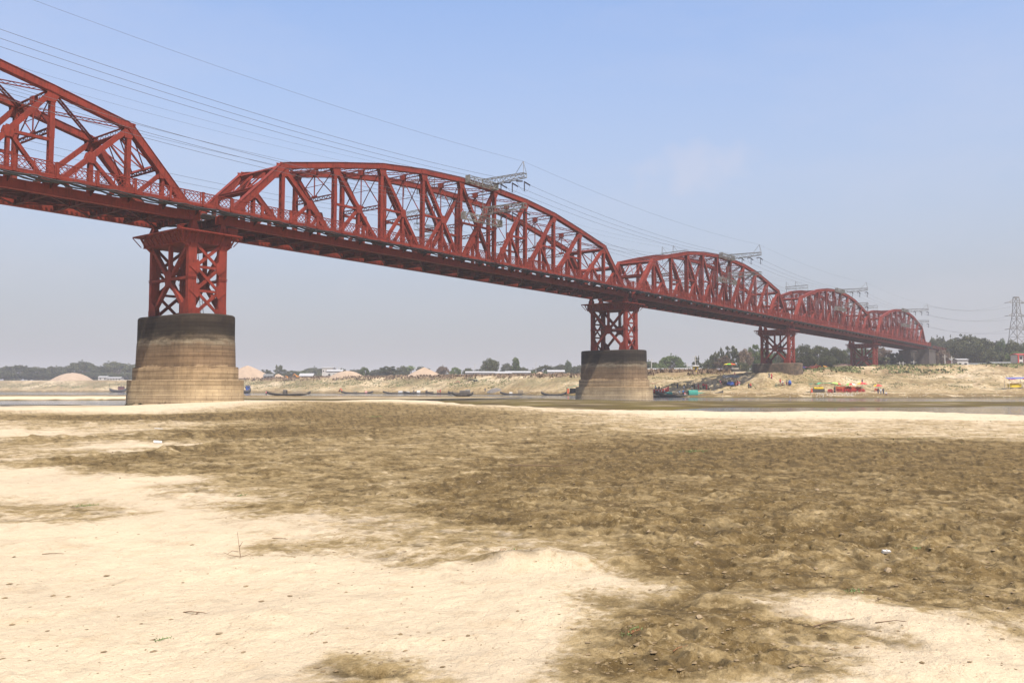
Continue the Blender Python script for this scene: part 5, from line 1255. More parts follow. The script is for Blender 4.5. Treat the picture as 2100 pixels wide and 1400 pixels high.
ca_, sa_ = math.cos(FACE + 0.25), math.sin(FACE + 0.25); lx, ly, lz = tp.location
last = pn[-1]
for q, (zz, ln, tgt) in enumerate(((Ht - 3, 5.2, (last + 2, -10.6, 42.5)), (Ht - 10, 5.4, (last + 2, -8, 39.2)), (Ht - 17, 5.6, (last + 2, -8, 34)))):
    for s_ in (-1, 1):
        p = (lx + ca_ * s_ * ln, ly + sa_ * s_ * ln, lz + zz - .3)
        a = Vector(p); c = Vector((tgt[0], tgt[1] + (s_ + 1) * 1.1, tgt[2] + GRADE * last)); wire(catenary(a, c, 3.2), 0.03, ('near' if s_ < 0 else 'far') + ' ' + ('upper', 'middle', 'lower')[q] + ' wire from transmission tower to bridge end', 'wires at the transmission tower')
        a = Vector(p); c = a + Vector((ca_, sa_, 0)) * 180 + Vector((-60, 0, 6)); wire(catenary(a, c, 3.0), 0.03, ('near' if s_ < 0 else 'far') + ' ' + ('upper', 'middle', 'lower')[q] + ' wire leaving the transmission tower rightwards', 'wires at the transmission tower')

# ------------------------------------------------------------------ boats
def hull_mesh(L, B, H, rise, sheer=1.0):
    """slender country boat: pointed ends swept upward, open inside"""
    mb = MB(); n = 17; outer = []; K = 7
    for i in range(n):
        t = -1 + 2 * i / (n - 1); x = t * L / 2; w_ = B / 2 * (1 - abs(t) ** 2.6) + 0.05; zs = H + rise * abs(t) ** 3.2 * sheer; zk = rise * 0.80 * abs(t) ** 4.0
        ring = []
        for j in range(K):
            a = math.pi * j / (K - 1); ring.append((x, -w_ * math.cos(a), zk + (zs - zk) * (1 - math.sin(a) ** 0.8)))
        inner = [(x, p[1] * 0.9, max(p[2], zk + 0.10) + (0.06 if 0 < q < K-1 else 0)) for q, p in enumerate(ring)]
        outer.append(ring + inner[::-1])
    loft(mb, outer); return mb
def boat(px, dist, L, label, rot=0.0, hood=None, m='boat', cargo=False, z=None, H=0.7, rise=1.0, B=None, hoods=None):
    x, y = at(px, dist); zz = (-0.18 if z is None else z); o = empty('wooden_boat', (x, y, zz), FACE + rot, label, 'boat', 'wooden boats on the river')
    B = B or max(1.4, L * 0.13)
    hull_mesh(L, B, H, rise).build('hull', M[m], o, smooth=True)
    mb = MB()
    for i in range(7): mb.box((-L * 0.3 + L * 0.1 * i, 0, H - 0.12), (0.16, B * 0.86, 0.06))
    mb.build('thwarts', M['boat2'], o)
    for (hx, hl, hh, hm) in (hoods or []):
        mb = MB(); pts = [(hx - hl / 2, -B * .46 * math.cos(a), H * 0.8 + hh * math.sin(a) ** 0.7) for a in [math.pi * i / 10 for i in range(11)]]
        inn = [(hx - hl / 2, p[1] * .94, p[2] - .06) for p in pts]; mb.prism(pts + inn[::-1], (hl, 0, 0)); mb.build('hood', M[hm], o)
    if cargo:
        mb = MB(); rs = random.Random(int(px)); rings = []
        for i in range(9):
            t = i / 8; r = math.sin(math.pi * min(1, max(0.02, t))) ** 0.5; rings.append([(L * (0.02 + 0.44 * t), B * .44 * math.cos(a) * (0.5 + 0.5 * r), H * 0.7 + max(0, math.sin(a)) * (1.15 * r + rs.uniform(-.08, .08))) for a in [2 * math.pi * j / 12 for j in range(12)]])
        loft(mb, rings); mb.build('cargo', M['thatch'], o, smooth=True)
    mb = MB(); mb.bar((L * 0.30, B * .5, H + 0.1), (L * 0.47, B * 1.3, H - 0.5), 0.07, 0.10); mb.build('steering_oar', M['boat2'], o)
    return o
boat(593, 290, 14.5, 'long dark boat loaded with a mound of cargo, right of the left pier', 0.05, cargo=True, hoods=[(-1.2, 1.2, 1.5, 'boat')], z=0.0, B=2.2)
boat(949, 275, 6.8, 'small dark boat with black arched hood afloat nearest in mid river', 0.1, hoods=[(0.6, 3.2, 1.4, 'boat')], rise=1.1, z=-0.1, B=1.7)
boat(733, 432, 16, 'low boat moored at the far shore left of the boat row', 0.05, hoods=[(-1, 1.6, .9, 'thatch'), (4.5, 1.2, .9, 'brick2')])
boat(822, 413, 17, 'leftmost boat of the moored row in the middle', -0.03, 'white', hoods=[(0, 2.0, 1.0, 'tin'), (3.5, 1.6, .8, 'white')])
boat(868, 399, 18, 'second boat of the moored middle row with cream hood', 0.04, hoods=[(-2, 1.6, 1.2, 'white')])
boat(912, 385, 17, 'third boat of the moored row, beside the dark heap', 0.0, hoods=[(-4, 1.6, 1.2, 'bamboo')])
boat(962, 368, 18, 'moored boat with pale blue hood behind the black hooded boat', 0.03, hoods=[(-.5, 2.0, 1.6, 'bluetin')])
boat(1058, 340, 12.5, 'moored boat with orange hood between middle heap and river pier', -0.04, hoods=[(1.8, 2.0, 1.5, 'thatch'), (-2.0, 1.2, .7, 'white')])
boat(1136, 318, 9.5, 'empty moored boat just left of the river pier', 0.03, hoods=[])
boat(1366, 247.5, 12.5, 'dark moored boat with green hood, nearest the right side of the river pier', 0.06, hoods=[(0.6, 2.0, 1.1, 'green')], rise=1.1)
boat(1413, 244, 19, 'largest dark boat with square bright green hood, right of the river pier', -0.02, hoods=[(1.0, 2.6, 1.55, 'green')], rise=1.3, H=0.85)
boat(1440, 247.5, 10.5, 'moored boat with long low green cover, right of the largest green hooded boat', 0.02, hoods=[(0, 3.0, 0.95, 'green')])
boat(156, 690, 8, 'tiny hazy boat at the far left shore under the first sand heap', 0, hoods=[(0, 3, 1.6, 'boat2')])
boat(175, 692, 6, 'tiny hazy boat right of the other at the far left shore', 0, hoods=[(0, 2, 1.2, 'boat2')])
M['maroon'] = simple('faded_maroon', (.16, .035, .035))
def barge(px, dist, L, label, cm):
    o = boat(px, dist, L, label, 0.02, H=1.8, rise=1.6, B=4.0); mb = MB(); mb.box((L * .2, 0, 3.0), (L * .3, 2.6, 2.2)); mb.box((L * .2, 0, 4.2), (L * .34, 3.0, 0.15)); mb.build('cabin', M[cm], o)
    mb = MB(); [mb.box((L * .2 + q, -1.33, 3.3), (0.7, 0.06, 0.7)) for q in (-1, 0.4)]; mb.build('window', M['dark'], o); return o
barge(243, 620, 12, 'dark red cabin boat touching the left side of the left pier', 'maroon')
barge(505, 470, 5.6, 'dark cabin boat right beside the left pier, across the water', 'blue')

# ------------------------------------------------------------------ people
def skin_body(name, J, E):
    """one continuous body grown over a joint skeleton"""
    me = bpy.data.meshes.new(name); me.from_pydata([j[0] for j in J], E, []); o = bpy.data.objects.new(name, me); COL.objects.link(o)
    md = o.modifiers.new('s', 'SKIN'); md.use_smooth_shade = True
    for v, j in zip(me.skin_vertices[0].data, J): v.radius = (j[1], j[1] * (j[2] if len(j) > 2 else 1))
    me.skin_vertices[0].data[0].use_root = True
    sb = o.modifiers.new('d', 'SUBSURF'); sb.levels = 1
    dg = bpy.context.evaluated_depsgraph_get(); m2 = bpy.data.meshes.new_from_object(o.evaluated_get(dg)); bpy.data.objects.remove(o); m2.name = name
    return m2
def person_meshes(pose):
    """stand, walk or sit; returns body mesh and the joints used to dress it. Figure 1.65 m tall, facing -y"""
    if pose == 'sit':
        hip = (0, 0, .30); kn = [(-.14, -.36, .44), (.14, -.38, .42)]; an = [(-.12, -.30, .07), (.12, -.33, .07)]; ch = (0, -.04, .60); nk = (0, -.07, .82); hd = (0, -.09, .96)
        el = [(-.24, -.16, .56), (.24, -.16, .56)]; ha = [(-.13, -.36, .50), (.13, -.38, .48)]
    else:
        s = 0.16 if pose == 'walk' else 0.02
        hip = (0, 0, .88); kn = [(-.10, -s * .6 - .02, .47), (.10, s * .4 - .02, .47)]; an = [(-.10, -s, .08), (.10, s, .08)]; ch = (0, 0, 1.16); nk = (0, 0, 1.39); hd = (0, -.02, 1.53)
        el = [(-.25, s * .5 + .02, 1.08), (.25, -s * .5 + .02, 1.08)]; ha = [(-.24, s * .6 - .08, .84), (.24, -s - .06, .86)]
    sh = [(-.17, nk[1], nk[2] - .07), (.17, nk[1], nk[2] - .07)]
    J = [(hip, .135, .8), (ch, .14, .75), (nk, .055), (hd, .085, 1.15), ((hd[0], hd[1], hd[2] + .10), .06)]
    E = [(0, 1), (1, 2), (2, 3), (3, 4)]
    for k in (0, 1):
        b = len(J); hp = (kn[k][0] * .9, hip[1], hip[2] - .05)
        J += [(hp, .085), (kn[k], .058), (an[k], .036), ((an[k][0], an[k][1] - .13, an[k][2] - .04), .032)]; E += [(0, b), (b, b+1), (b+1, b+2), (b+2, b+3)]
        b = len(J); h2 = Vector(ha[k]); dr = (h2 - Vector(el[k])).normalized(); J += [(sh[k], .06), (el[k], .040), (ha[k], .026), (tuple(h2 + dr * .09), .028)]; E += [(1, b), (b, b+1), (b+1, b+2), (b+2, b+3)]
        hb = b + 3
        for q, (sx_, ln) in enumerate(((-.022, .05), (-.008, .062), (.008, .060), (.022, .048))):      # four fingers, thumb at the side
            c = len(J); J.append((tuple(h2 + dr * (.09 + ln) + Vector((sx_, 0, 0))), .008)); E.append((hb, c))
        c = len(J); J.append((tuple(h2 + dr * .07 + Vector((0, -.045, 0))), .009)); E.append((b + 2, c))
    return skin_body('body', J, E), dict(hip=hip, ch=ch, nk=nk, hd=hd, kn=kn, an=an, sh=sh, el=el)
PM = {p: person_meshes(p) for p in ('stand', 'walk', 'sit')}
for p in PM: PM[p][0].materials.append(M['skin'])
CL = {}
def cloth(c):
    if c not in CL: CL[c] = mat('cloth_%d' % len(CL), c, 0.9)
    return CL[c]
def ringv(c, rx, ry, z, n=12): return [(c[0] + rx * math.cos(2 * math.pi * i / n), c[1] + ry * math.sin(2 * math.pi * i / n), z) for i in range(n)]
GARM = {}
def garments(pose, long):
    k = (pose, long)
    if k in GARM: return GARM[k]
    J = PM[pose][1]; hip, ch, nk, hd = J['hip'], J['ch'], J['nk'], J['hd']
    top = MB(); loft(top, [ringv(hip, .175, .14, hip[2] - .12), ringv(hip, .165, .13, hip[2] + .05), ringv(ch, .175, .13, ch[2]), ringv(nk, .20, .12, nk[2] - .10), ringv(nk, .075, .075, nk[2] + .0)])
    for q in (0, 1): top.tube(J['sh'][q], Vector(J['sh'][q]).lerp(Vector(J['el'][q]), 1.05), .078, 8, .055)
    low = MB()
    if long and pose != 'sit':
        loft(low, [ringv((0, 0), .26, .21 + (.08 if pose == 'walk' else 0), .10), ringv((0, 0), .22, .18, .5), ringv((0, 0), .185, .15, hip[2] + .04)])
        top.v = list(top.v)
        loft(top, [ringv(hd, .125, .135, hd[2] - .20), ringv(hd, .120, .13, hd[2]), ringv(hd, .115, .125, hd[2] + .10), ringv(hd, .05, .05, hd[2] + .17)])
    else:
        for q in (0, 1):
            a = Vector((J['kn'][q][0] * .9, hip[1], hip[2])); b_ = Vector(J['kn'][q]); c = Vector(J['an'][q])
            low.tube(a, b_, .105, 9, .080); low.tube(b_, c + Vector((0, 0, .03)), .080, 9, .060)
    hair = MB(); loft(hair, [ringv((hd[0], hd[1] + .02), .098, .108, hd[2] + .01), ringv((hd[0], hd[1] + .01), .100, .110, hd[2] + .07), ringv(hd, .07, .075, hd[2] + .145), ringv(hd, .01, .01, hd[2] + .165)])
    fc = MB()
    for q in (-.035, .035): fc.box((hd[0] + q, hd[1] - .095, hd[2] + .02), (.025, .02, .012))
    fc.box((hd[0], hd[1] - .088, hd[2] - .055), (.045, .02, .012)); fc.prism([(hd[0] - .012, hd[1] - .09, hd[2] - .02), (hd[0] + .012, hd[1] - .09, hd[2] - .02), (hd[0], hd[1] - .09, hd[2] + .02)], (0, -.028, 0))
    GARM[k] = {}
    for nm, mb in (('top', top), ('low', low), ('hair', hair), ('face', fc)):
        me = bpy.data.meshes.new(nm); me.from_pydata(mb.v, [], mb.f); me.polygons.foreach_set('use_smooth', [True] * len(mb.f)); GARM[k][nm] = me
    return GARM[k]
def person(px, dist, label, top, low, pose='stand', long=False, rot=0.0, z=None, s=1.0, xyz=None):
    if xyz: x, y, zz = xyz
    else:
        x, y = at(px, dist); zz = ground_at(x, y) if z is None else z
    o = empty('person', (x, y, zz), FACE + rot, label, 'person', 'people on the river bank'); o.scale = (s, s, s)
    b = bpy.data.objects.new('body', PM[pose][0]); COL.objects.link(b); b.parent = o
    g = garments(pose, long)
    for nm, part, m in (('top', 'shawl' if long else 'shirt', cloth(top)), ('low', 'skirt' if (long and pose != 'sit') else 'trousers', cloth(low)), ('hair', 'hair', M['hair']), ('face', 'face_features', M['hair'])):
        if nm == 'hair' and long and pose != 'sit': continue
        me = g[nm].copy(); me.materials.clear(); me.materials.append(m); c = bpy.data.objects.new(part, me); COL.objects.link(c); c.parent = o
    return o
BK = (.015, .015, .018); NV = (.02, .03, .08); RD = (.50, .03, .03); MR = (.25, .02, .03); WH = (.65, .65, .62); GY = (.16, .15, .13); PK = (.55, .16, .17); BR = (.14, .07, .04); TL = (.03, .13, .15); OR = (.6, .17, .05)
person(1389, 263, 'person in dark clothes standing alone, leftmost on the shore above the green boats', NV, NV)
person(1402.5, 266, 'person in black top and white skirt standing above the largest boat', BK, WH, long=True)
person(1419.5, 262, 'person in black with white feet, left end of the group of four', BK, WH)
person(1423.5, 262, 'person in black shirt, second of the group of four on shore', BK, BK, 'walk')
person(1427, 262, 'person in pale grey clothes in the group of four on shore', (.4, .33, .3), GY)
person(1431.5, 262, 'person in red and brown robe, right end of the group of four', (.4, .1, .07), MR, long=True)
person(1441.5, 262, 'person in bright red shawl, left of the red clothed trio', RD, BK, long=True)
person(1445, 263, 'person in dark red and grey, middle of the red clothed trio', MR, GY, long=True)
person(1448.5, 262, 'person in red shawl and red skirt, right of the red clothed trio', RD, RD, long=True)
person(1452.5, 260, 'person crouching on the shore right of the red clothed trio', GY, BK, 'sit')
person(1535, 262, 'person in long black robe, left of the pair on the open sand', BK, BK, long=True)
person(1538.8, 262.5, 'person in red top and black skirt, right of the pair on the open sand', RD, BK, long=True)
person(1577, 268, 'person in grey shirt and trousers walking, left of the pair near the green table', GY, NV, 'walk')
person(1582, 268, 'person in pink red robe, right of the pair near the green table', (.5, .08, .06), MR, long=True)
person(1501.6, 283, 'person in dark red standing on the slope above the roofed stall', MR, MR, long=True)
person(1506.6, 288, 'person in grey climbing the slope above the roofed stall', (.3, .06, .06), GY, 'walk')
person(1476.5, 268, 'person in pink sitting group at the left of the roofed stall', PK, GY)
person(1479, 269, 'person in dark shirt left of the roofed stall, beside the pink one', BK, PK)
person(1482.5, 269, 'person in black at the left post of the roofed stall', BK, BK)
person(1494, 270, 'person in blue grey under the roofed stall', TL, NV)
person(1498, 270, 'person in dark clothes under the middle of the roofed stall', NV, BK)
person(1509, 270, 'person in orange red at the right posts of the roofed stall', OR, RD, long=True)
person(1511.5, 270, 'person in red beside the right post of the roofed stall', RD, MR, long=True)
person(1515.5, 269, 'person in pink top right outside the roofed stall', PK, WH)
person(1599.5, 264, 'person in red standing by the low green table', RD, MR)
person(1604, 264, 'person in white shirt seated by the low green table', WH, NV, 'sit')
person(1613, 264, 'person in grey standing right of the low green table', GY, NV)
person(1710.6, 243, 'person in long black robe in front of the orange cloth screen', BK, BK, long=True)
person(1767.5, 280, 'person in dark purple standing on the sand above the second rainbow umbrella', (.10, .03, .07), (.10, .03, .07), long=True)
person(1768.5, 246, 'person in maroon under the second rainbow umbrella', MR, (.12, .02, .06), 'sit')
person(1799.5, 236, 'person in black shirt, left of the three by the water at right', BK, NV, 'walk')
person(1805, 236, 'person in white shirt, middle of the three by the water at right', WH, (.2, .22, .26))
person(1810.3, 236, 'person in dark vest over white, right of the three by the water', (.05, .05, .06), NV, 'walk')
person(1815.5, 233, 'person in white crouching at the water edge at right', WH, (.35, .2, .17), 'sit')
person(1680, 247, 'person in dark shirt behind the food stall counter', BK, BK)
person(1640, 352, 'person in purple walking by the bright umbrellas on the bank top', (.2, .05, .15), BK)
person(1706, 335, 'person in maroon on the bank top left of the last tower', MR, MR, 'sit')
person(995, 366, 'person in dark clothes standing left of the low grey heap', NV, BK)
person(547, 293, 'person in pink shirt standing at the bow of the cargo boat', PK, BK, z=0.1)
person(1393, 0, 'person in white shirt standing in the largest green hooded boat', WH, GY, xyz=(*at(1393, 244), .45))
person(1400.5, 0, 'person in blue shirt standing in the largest green hooded boat', (.03, .14, .35), BK, xyz=(*at(1400.5, 244), .55))
person(1403.5, 0, 'person in pale pink sitting in the largest green hooded boat', PK, WH, 'sit', xyz=(*at(1403.8, 244), .45))
person(1344, 254, 'person in white seated in the red painted boat', WH, BK, 'sit', z=2.2)
person(1351, 254, 'person in black seated in the red painted boat', BK, BK, 'sit', z=2.2)
person(849, 404, 'person in dark clothes standing in the moored boat row', BK, NV, z=.4)
person(876, 396, 'person in navy standing between boats of the middle row', NV, BK, z=.4)
person(903, 393, 'person in red beside the dark heap behind the boats', RD, MR, long=True)
person(898, 393, 'person in orange beside the dark heap behind the boats', OR, MR, long=True)

# ------------------------------------------------------------------ stalls, umbrellas and chairs on the beach
RB = [(.65, .03, .03), (.75, .42, .02), (.10, .45, .05), (.02, .18, .60), (.62, .62, .55), (.02, .40, .42)]
def umbrella(px, dist, label, cols, r=1.3, h=2.3, tilt=(0.0, 0.0), xyz=None):
    x, y, z = base(px, dist) if xyz is None else xyz; o = empty('beach_umbrella', (x, y, z), FACE, label, 'umbrella', 'bright umbrellas on the far bank'); o.rotation_euler = (tilt[0], tilt[1], FACE)
    mb = MB(); n = 8
    for i in range(n):
        a0 = 2 * math.pi * i / n; a1 = 2 * math.pi * (i + 1) / n; am = (a0 + a1) / 2; prev = None
        for (f, zz) in ((0.02, h + .45), (0.4, h + .37), (0.75, h + .17), (1.0, h - .05)):
            c = [(r * f * math.cos(a0), r * f * math.sin(a0), zz), (r * f * .95 * math.cos(am), r * f * .95 * math.sin(am), zz - .02), (r * f * math.cos(a1), r * f * math.sin(a1), zz)]
            if prev: mb.add(prev + c, [(0, 3, 4, 1), (1, 4, 5, 2)], i % len(cols)); mb.add([(p[0], p[1], p[2] - .02) for p in prev + c], [(0, 1, 4, 3), (1, 2, 5, 4)], i % len(cols))
            prev = c
    mb.build('canopy', [cloth(c) for c in cols], o)
    mb = MB(); mb.tube((0, 0, -.3), (0, 0, h + .5), 0.03, 6); mb.build('pole', M['bamboo'], o); return o
umbrella(1711, 246, 'pale green and red tilted umbrella left of the orange screen', [(.35, .6, .12), (.35, .6, .12), (.6, .04, .03), (.55, .65, .2)], 1.5, 2.3, (0, 0.2))
umbrella(1744, 247, 'rainbow umbrella behind the orange screen, its left half yellow and blue', [RB[4], RB[3], RB[5], RB[1], RB[2], RB[0]], 1.5, 2.0)
umbrella(1767.5, 247, 'rainbow umbrella at the right end of the orange screen', [RB[0], RB[3], RB[5], RB[2], RB[1], RB[0]], 1.6, 2.3)
umbrella(1799, 250, 'small rainbow umbrella over a few chairs at the right', [RB[0], RB[3], RB[3], RB[1], RB[1], RB[0]], 1.3, 1.7)
umbrella(1649, 350, 'purple and red umbrella on the bank top next to the low pier', [(.2, .03, .15), (.5, .03, .05), (.05, .05, .3)], 2.2, 1.6, (0, 0))
umbrella(1648, 344, 'bright blue umbrella on the bank top in front of the purple one', [(.03, .22, .65), (.03, .22, .65), (.6, .5, .15)], 1.7, 0.9, (0.2, -0.2))
umbrella(1691, 346, 'yellow and orange umbrella tipped on the bank top', [(.8, .45, .03), (.75, .2, .05)], 1.6, 1.3, (0.3, 0.5))
umbrella(1497, 327, 'red yellow green umbrella over the stall on the bank top left of the low pier', [(.7, .08, .03), (.75, .55, .03), (.12, .40, .04)], 2.5, 2.9)
def chair_mesh():
    mb = MB(); mb.box((0, 0, .44), (.46, .44, .04)); mb.box((0, .22, .70), (.46, .04, .42))
    for sx in (-.20, .20):
        for sy in (-.19, .19): mb.box((sx, sy, .21), (.05, .05, .42))
        mb.box((sx * 1.1, 0, .64), (.05, .42, .04))
    return mb
cp = chair_mesh().build('plastic_chair', M['redpl']); first = True
rc = random.Random(4)
spots = [(px + rc.uniform(-1, 1), d) for d in (243, 244.6, 246) for px in (1699, 1703, 1706.5, 1718, 1722, 1727, 1731, 1738, 1742, 1747, 1752, 1762, 1768, 1771)] + [(1794, 248), (1797, 248.5), (1800, 248)]
for i, (px, d) in enumerate(spots):
    o = cp if i == 0 else cp.copy()
    if i: COL.objects.link(o)
    x, y, z = base(px, d); o.location = (x, y, z); o.rotation_euler = (0, 0, FACE + rc.uniform(-3, 3)); tag(o, 'red plastic chair among the rows by the orange screen and umbrellas', 'chair', 'red plastic chairs on the beach')
def table(px, dist, label, m, w_=1.2, h=.72, name='table'):
    x, y, z = base(px, dist); o = empty(name, (x, y, z), FACE, label, 'table'); mb = MB(); mb.box((0, 0, h), (w_, .7, .05)); mb.build('table_top', M[m], o)
    for sx in (-1, 1):
        for sy in (-1, 1): mb = MB(); mb.box((sx * (w_ / 2 - .06), sy * .29, h / 2), (.06, .06, h)); mb.build('leg', M[m], o)
    return o
table(1709, 244, 'red table left of the black robed person', 'redpl'); table(1735, 244, 'red table in the middle of the chair rows', 'redpl'); table(1757, 244, 'red table at the right of the chair rows', 'redpl')
table(1599, 263, 'low green table with wares on the sand', 'green', 2.6, .8); table(1608, 263, 'small red table right of the green one', 'redpl', 1.4, .8)
def screen():
    x0, y0, z0 = base(1713, 248.5); x1, y1, z1 = base(1765, 248.5); o = empty('cloth_screen', (x0, y0, z0), 0, 'long orange red cloth screen behind the chairs on the beach', 'screen'); n = 60; mb = MB(); d = Vector((x1 - x0, y1 - y0, z1 - z0)); nn = Vector((-d.y, d.x, 0)).normalized()
    for k in (0, .03):
        b = len(mb.v)
        for i in range(n + 1):
            t = i / n; q = d * t + nn * (0.09 * math.sin(i * 1.9) + k); mb.v += [(q.x, q.y, q.z + .15), (q.x, q.y, q.z + 1.45 - .10 * abs(math.sin(t * 18)))]
        for i in range(n): mb.f.append((b + 2*i, b + 2*i + 2, b + 2*i + 3, b + 2*i + 1)); mb.m.append(0)
    mb.build('cloth', M['orange'], o)
    for t in (0, .25, .5, .75, 1): q = d * t; mb = MB(); mb.tube((q.x, q.y, q.z - .3), (q.x, q.y, q.z + 1.75), .04, 6); mb.build('post', M['bamboo'], o)
screen()
def food_stall():
    x, y, z = base(1678, 246); o = empty('food_stall', (x, y, z), FACE, 'food stall with green awnings and dark counter left of the orange screen', 'stall')
    mb = MB(); mb.box((-.2, 0, .55), (3.4, 1.2, .9)); mb.build('counter', M['boat'], o)
    mb = MB(); mb.box((-.2, -.2, 1.25), (2.6, .9, .5)); mb.build('glass_case', M['yellow'], o)
    for sx in (-2.1, 1.8):
        for sy in (-.8, .8): mb = MB(); mb.tube((sx, sy, -.2), (sx, sy, 2.7), .035, 6); mb.build('post', M['bamboo'], o)
    mb = MB(); mb.prism([(-2.7, -1.0, 2.25), (-1.6, -1.0, 2.55), (-.5, -1.0, 2.35), (-.5, -1.0, 2.3), (-1.6, -1.0, 2.5), (-2.7, -1.0, 2.2)], (0, 2, 0)); mb.build('awning', mat('dark_green_cloth', (.01, .12, .07), .9), o)
    mb = MB(); mb.prism([(-.6, -1.2, 2.25), (.4, -1.2, 2.75), (3.0, -1.2, 2.7), (3.6, -1.2, 2.5), (3.0, -1.2, 2.62), (.4, -1.2, 2.68), (-.6, -1.2, 2.2)], (0, 2.4, 0)); mb.build('awning', cloth((.05, .42, .20)), o)
    mb = MB(); mb.tube((-2.3, -.9, 0), (-2.3, -.9, 1.2), .35, 10, .1); mb.build('clay_oven', M['orange'], o)
food_stall()
def roofed_stall():
    x, y, z = base(1500, 271); o = empty('roofed_stall', (x, y, z - .15), FACE, 'open market stall with grey blue sheet roof on pale posts, on the shaded slope', 'stall'); z0 = 0
    mb = MB(); mb.prism([(-3.4, -2.0, 2.5), (-2.2, 1.8, 3.4), (2.6, 1.8, 3.4), (2.0, -2.0, 2.6)], (0, 0, .08)); mb.build('roof', M['bluetin'], o)
    mb = MB(); mb.prism([(2.4, -1.0, 2.9), (2.5, 1.2, 3.2), (4.8, 1.2, 3.2), (4.7, -1.0, 2.9)], (0, 0, .08)); mb.build('side_roof', M['thatch'], o)
    for sx in (-2.9, -1.6, -.2, 1.0, 1.9):
        for sy in (-1.7, 1.5): mb = MB(); mb.tube((sx, sy, -.6), (sx, sy, 2.75 + (.5 if sy > 0 else 0)), .07, 6); mb.build('post', M['bamboo'], o)
    mb = MB(); mb.box((-1.9, 0, .75), (1.6, 1.0, 1.1)); mb.build('counter', M['boat'], o)
    mb = MB(); mb.box((1.4, 0, .8), (1.0, 1.0, 1.2)); mb.build('counter', M['boat2'], o)
roofed_stall()
def blue_cart():
    x, y, z = base(1498, 267.5); o = empty('cart', (x, y, z), FACE, 'blue covered cart in front of the roofed stall', 'cart')
    mb = MB(); mb.prism([(-.9, 0, .5), (.9, 0, .5), (1.0, 0, 1.1), (.7, 0, 1.55), (-.7, 0, 1.55), (-1.0, 0, 1.1)], (0, 1.1, 0)); mb.build('body', M['blue'], o)
    for sx in (-.65, .65): mb = MB(); mb.tube((sx, -.08, .33), (sx, .04, .33), .33, 14); mb.build('wheel', M['dark'], o)
blue_cart()
x, y, z = base(1619, 262); mb = MB(); loft(mb, [ringv((0, 0), .45, .45, 0), ringv((0, 0), .5, .5, .6), ringv((0, 0), .47, .47, 1.1), ringv((0, 0), .2, .2, 1.35), ringv((0, 0), .15, .15, 1.5)]); o = mb.build('water_drum', M['blue'], smooth=True); o.location = (x, y, z); tag(o, 'blue plastic water drum standing alone on the sand', 'drum')
def red_boat():
    x, y, z = base(1347, 254.5); o = empty('painted_boat', (x, y, z + .1), FACE, 'red and white painted boat drawn up on the sand right of the river pier', 'boat'); hull_mesh(7.0, 1.5, 1.2, 1.0).build('hull', M['redpl'], o, smooth=True)
    for i in range(6): mb = MB(); mb.box((-2.2 + i * .85, -.72, .75), (.35, .12, .5)); mb.build('white_panel', M['white'], o)
    mb = MB(); mb.box((-2.2, 0, 2.9), (4.2, 1.8, .15)); mb.build('canopy', M['orange'], o)
    for q in (-3.6, -.6): mb = MB(); mb.tube((q, 0, .5), (q, 0, 2.9), .05, 6); mb.build('canopy_post', M['bamboo'], o)
red_boat()
def tent(px, dist, w_, h, label, m):
    x, y, z = base(px, dist); o = empty('tent', (x, y, z), FACE, label, 'tent'); mb = MB()
    mb.prism([(-w_/2, -1.2, 0), (0, -1.2, h), (w_/2, -1.2, 0)][::1] + [(w_/2 - .1, -1.2, 0), (0, -1.2, h - .12), (-w_/2 + .1, -1.2, 0)], (0, 2.6, 0)); mb.build('cover', M[m], o)
    mb = MB(); mb.tube((0, -1.1, 0), (0, -1.1, h), .04, 5); mb.build('pole', M['bamboo'], o); return o
tent(939, 408, 2.6, 1.2, 'small dark red tent on the far shore above the black hooded boat', 'redpl')
tent(966, 404, 4.6, 1.2, 'low brown tent on the far shore right of the red one', 'thatch')
tent(976, 402, 2.4, 1.2, 'low green tent beside the brown one', 'green')
tent(699, 445, 1.8, 1.6, 'tiny orange tent at the water edge left of the boat row', 'orange')
def green_shelter():
    x, y, z = base(1174, 318); o = empty('shelter', (x, y, z), FACE, 'shelter with green sloping roof peeking out left of the river pier', 'shelter')
    mb = MB(); mb.prism([(-2.3, -1.4, 1.9), (2.8, -1.4, 3.2), (2.8, 1.4, 3.2), (-2.3, 1.4, 1.9)], (0, 0, .1)); mb.build('roof', M['green'], o)
    for sx, h in ((-2.1, 1.95), (2.4, 3.1)):
        for sy in (-1.2, 1.2): mb = MB(); mb.tube((sx, sy, -.4), (sx, sy, h), .07, 6); mb.build('post', M['bamboo'], o)
    mb = MB(); mb.box((-1.7, -1.2, .9), (.7, .1, 1.8)); mb.build('side_cloth', M['orange'], o); mb = MB(); mb.box((.5, .6, .9), (3, .1, 1.9)); mb.build('back_cloth', M['dark'], o)
green_shelter()
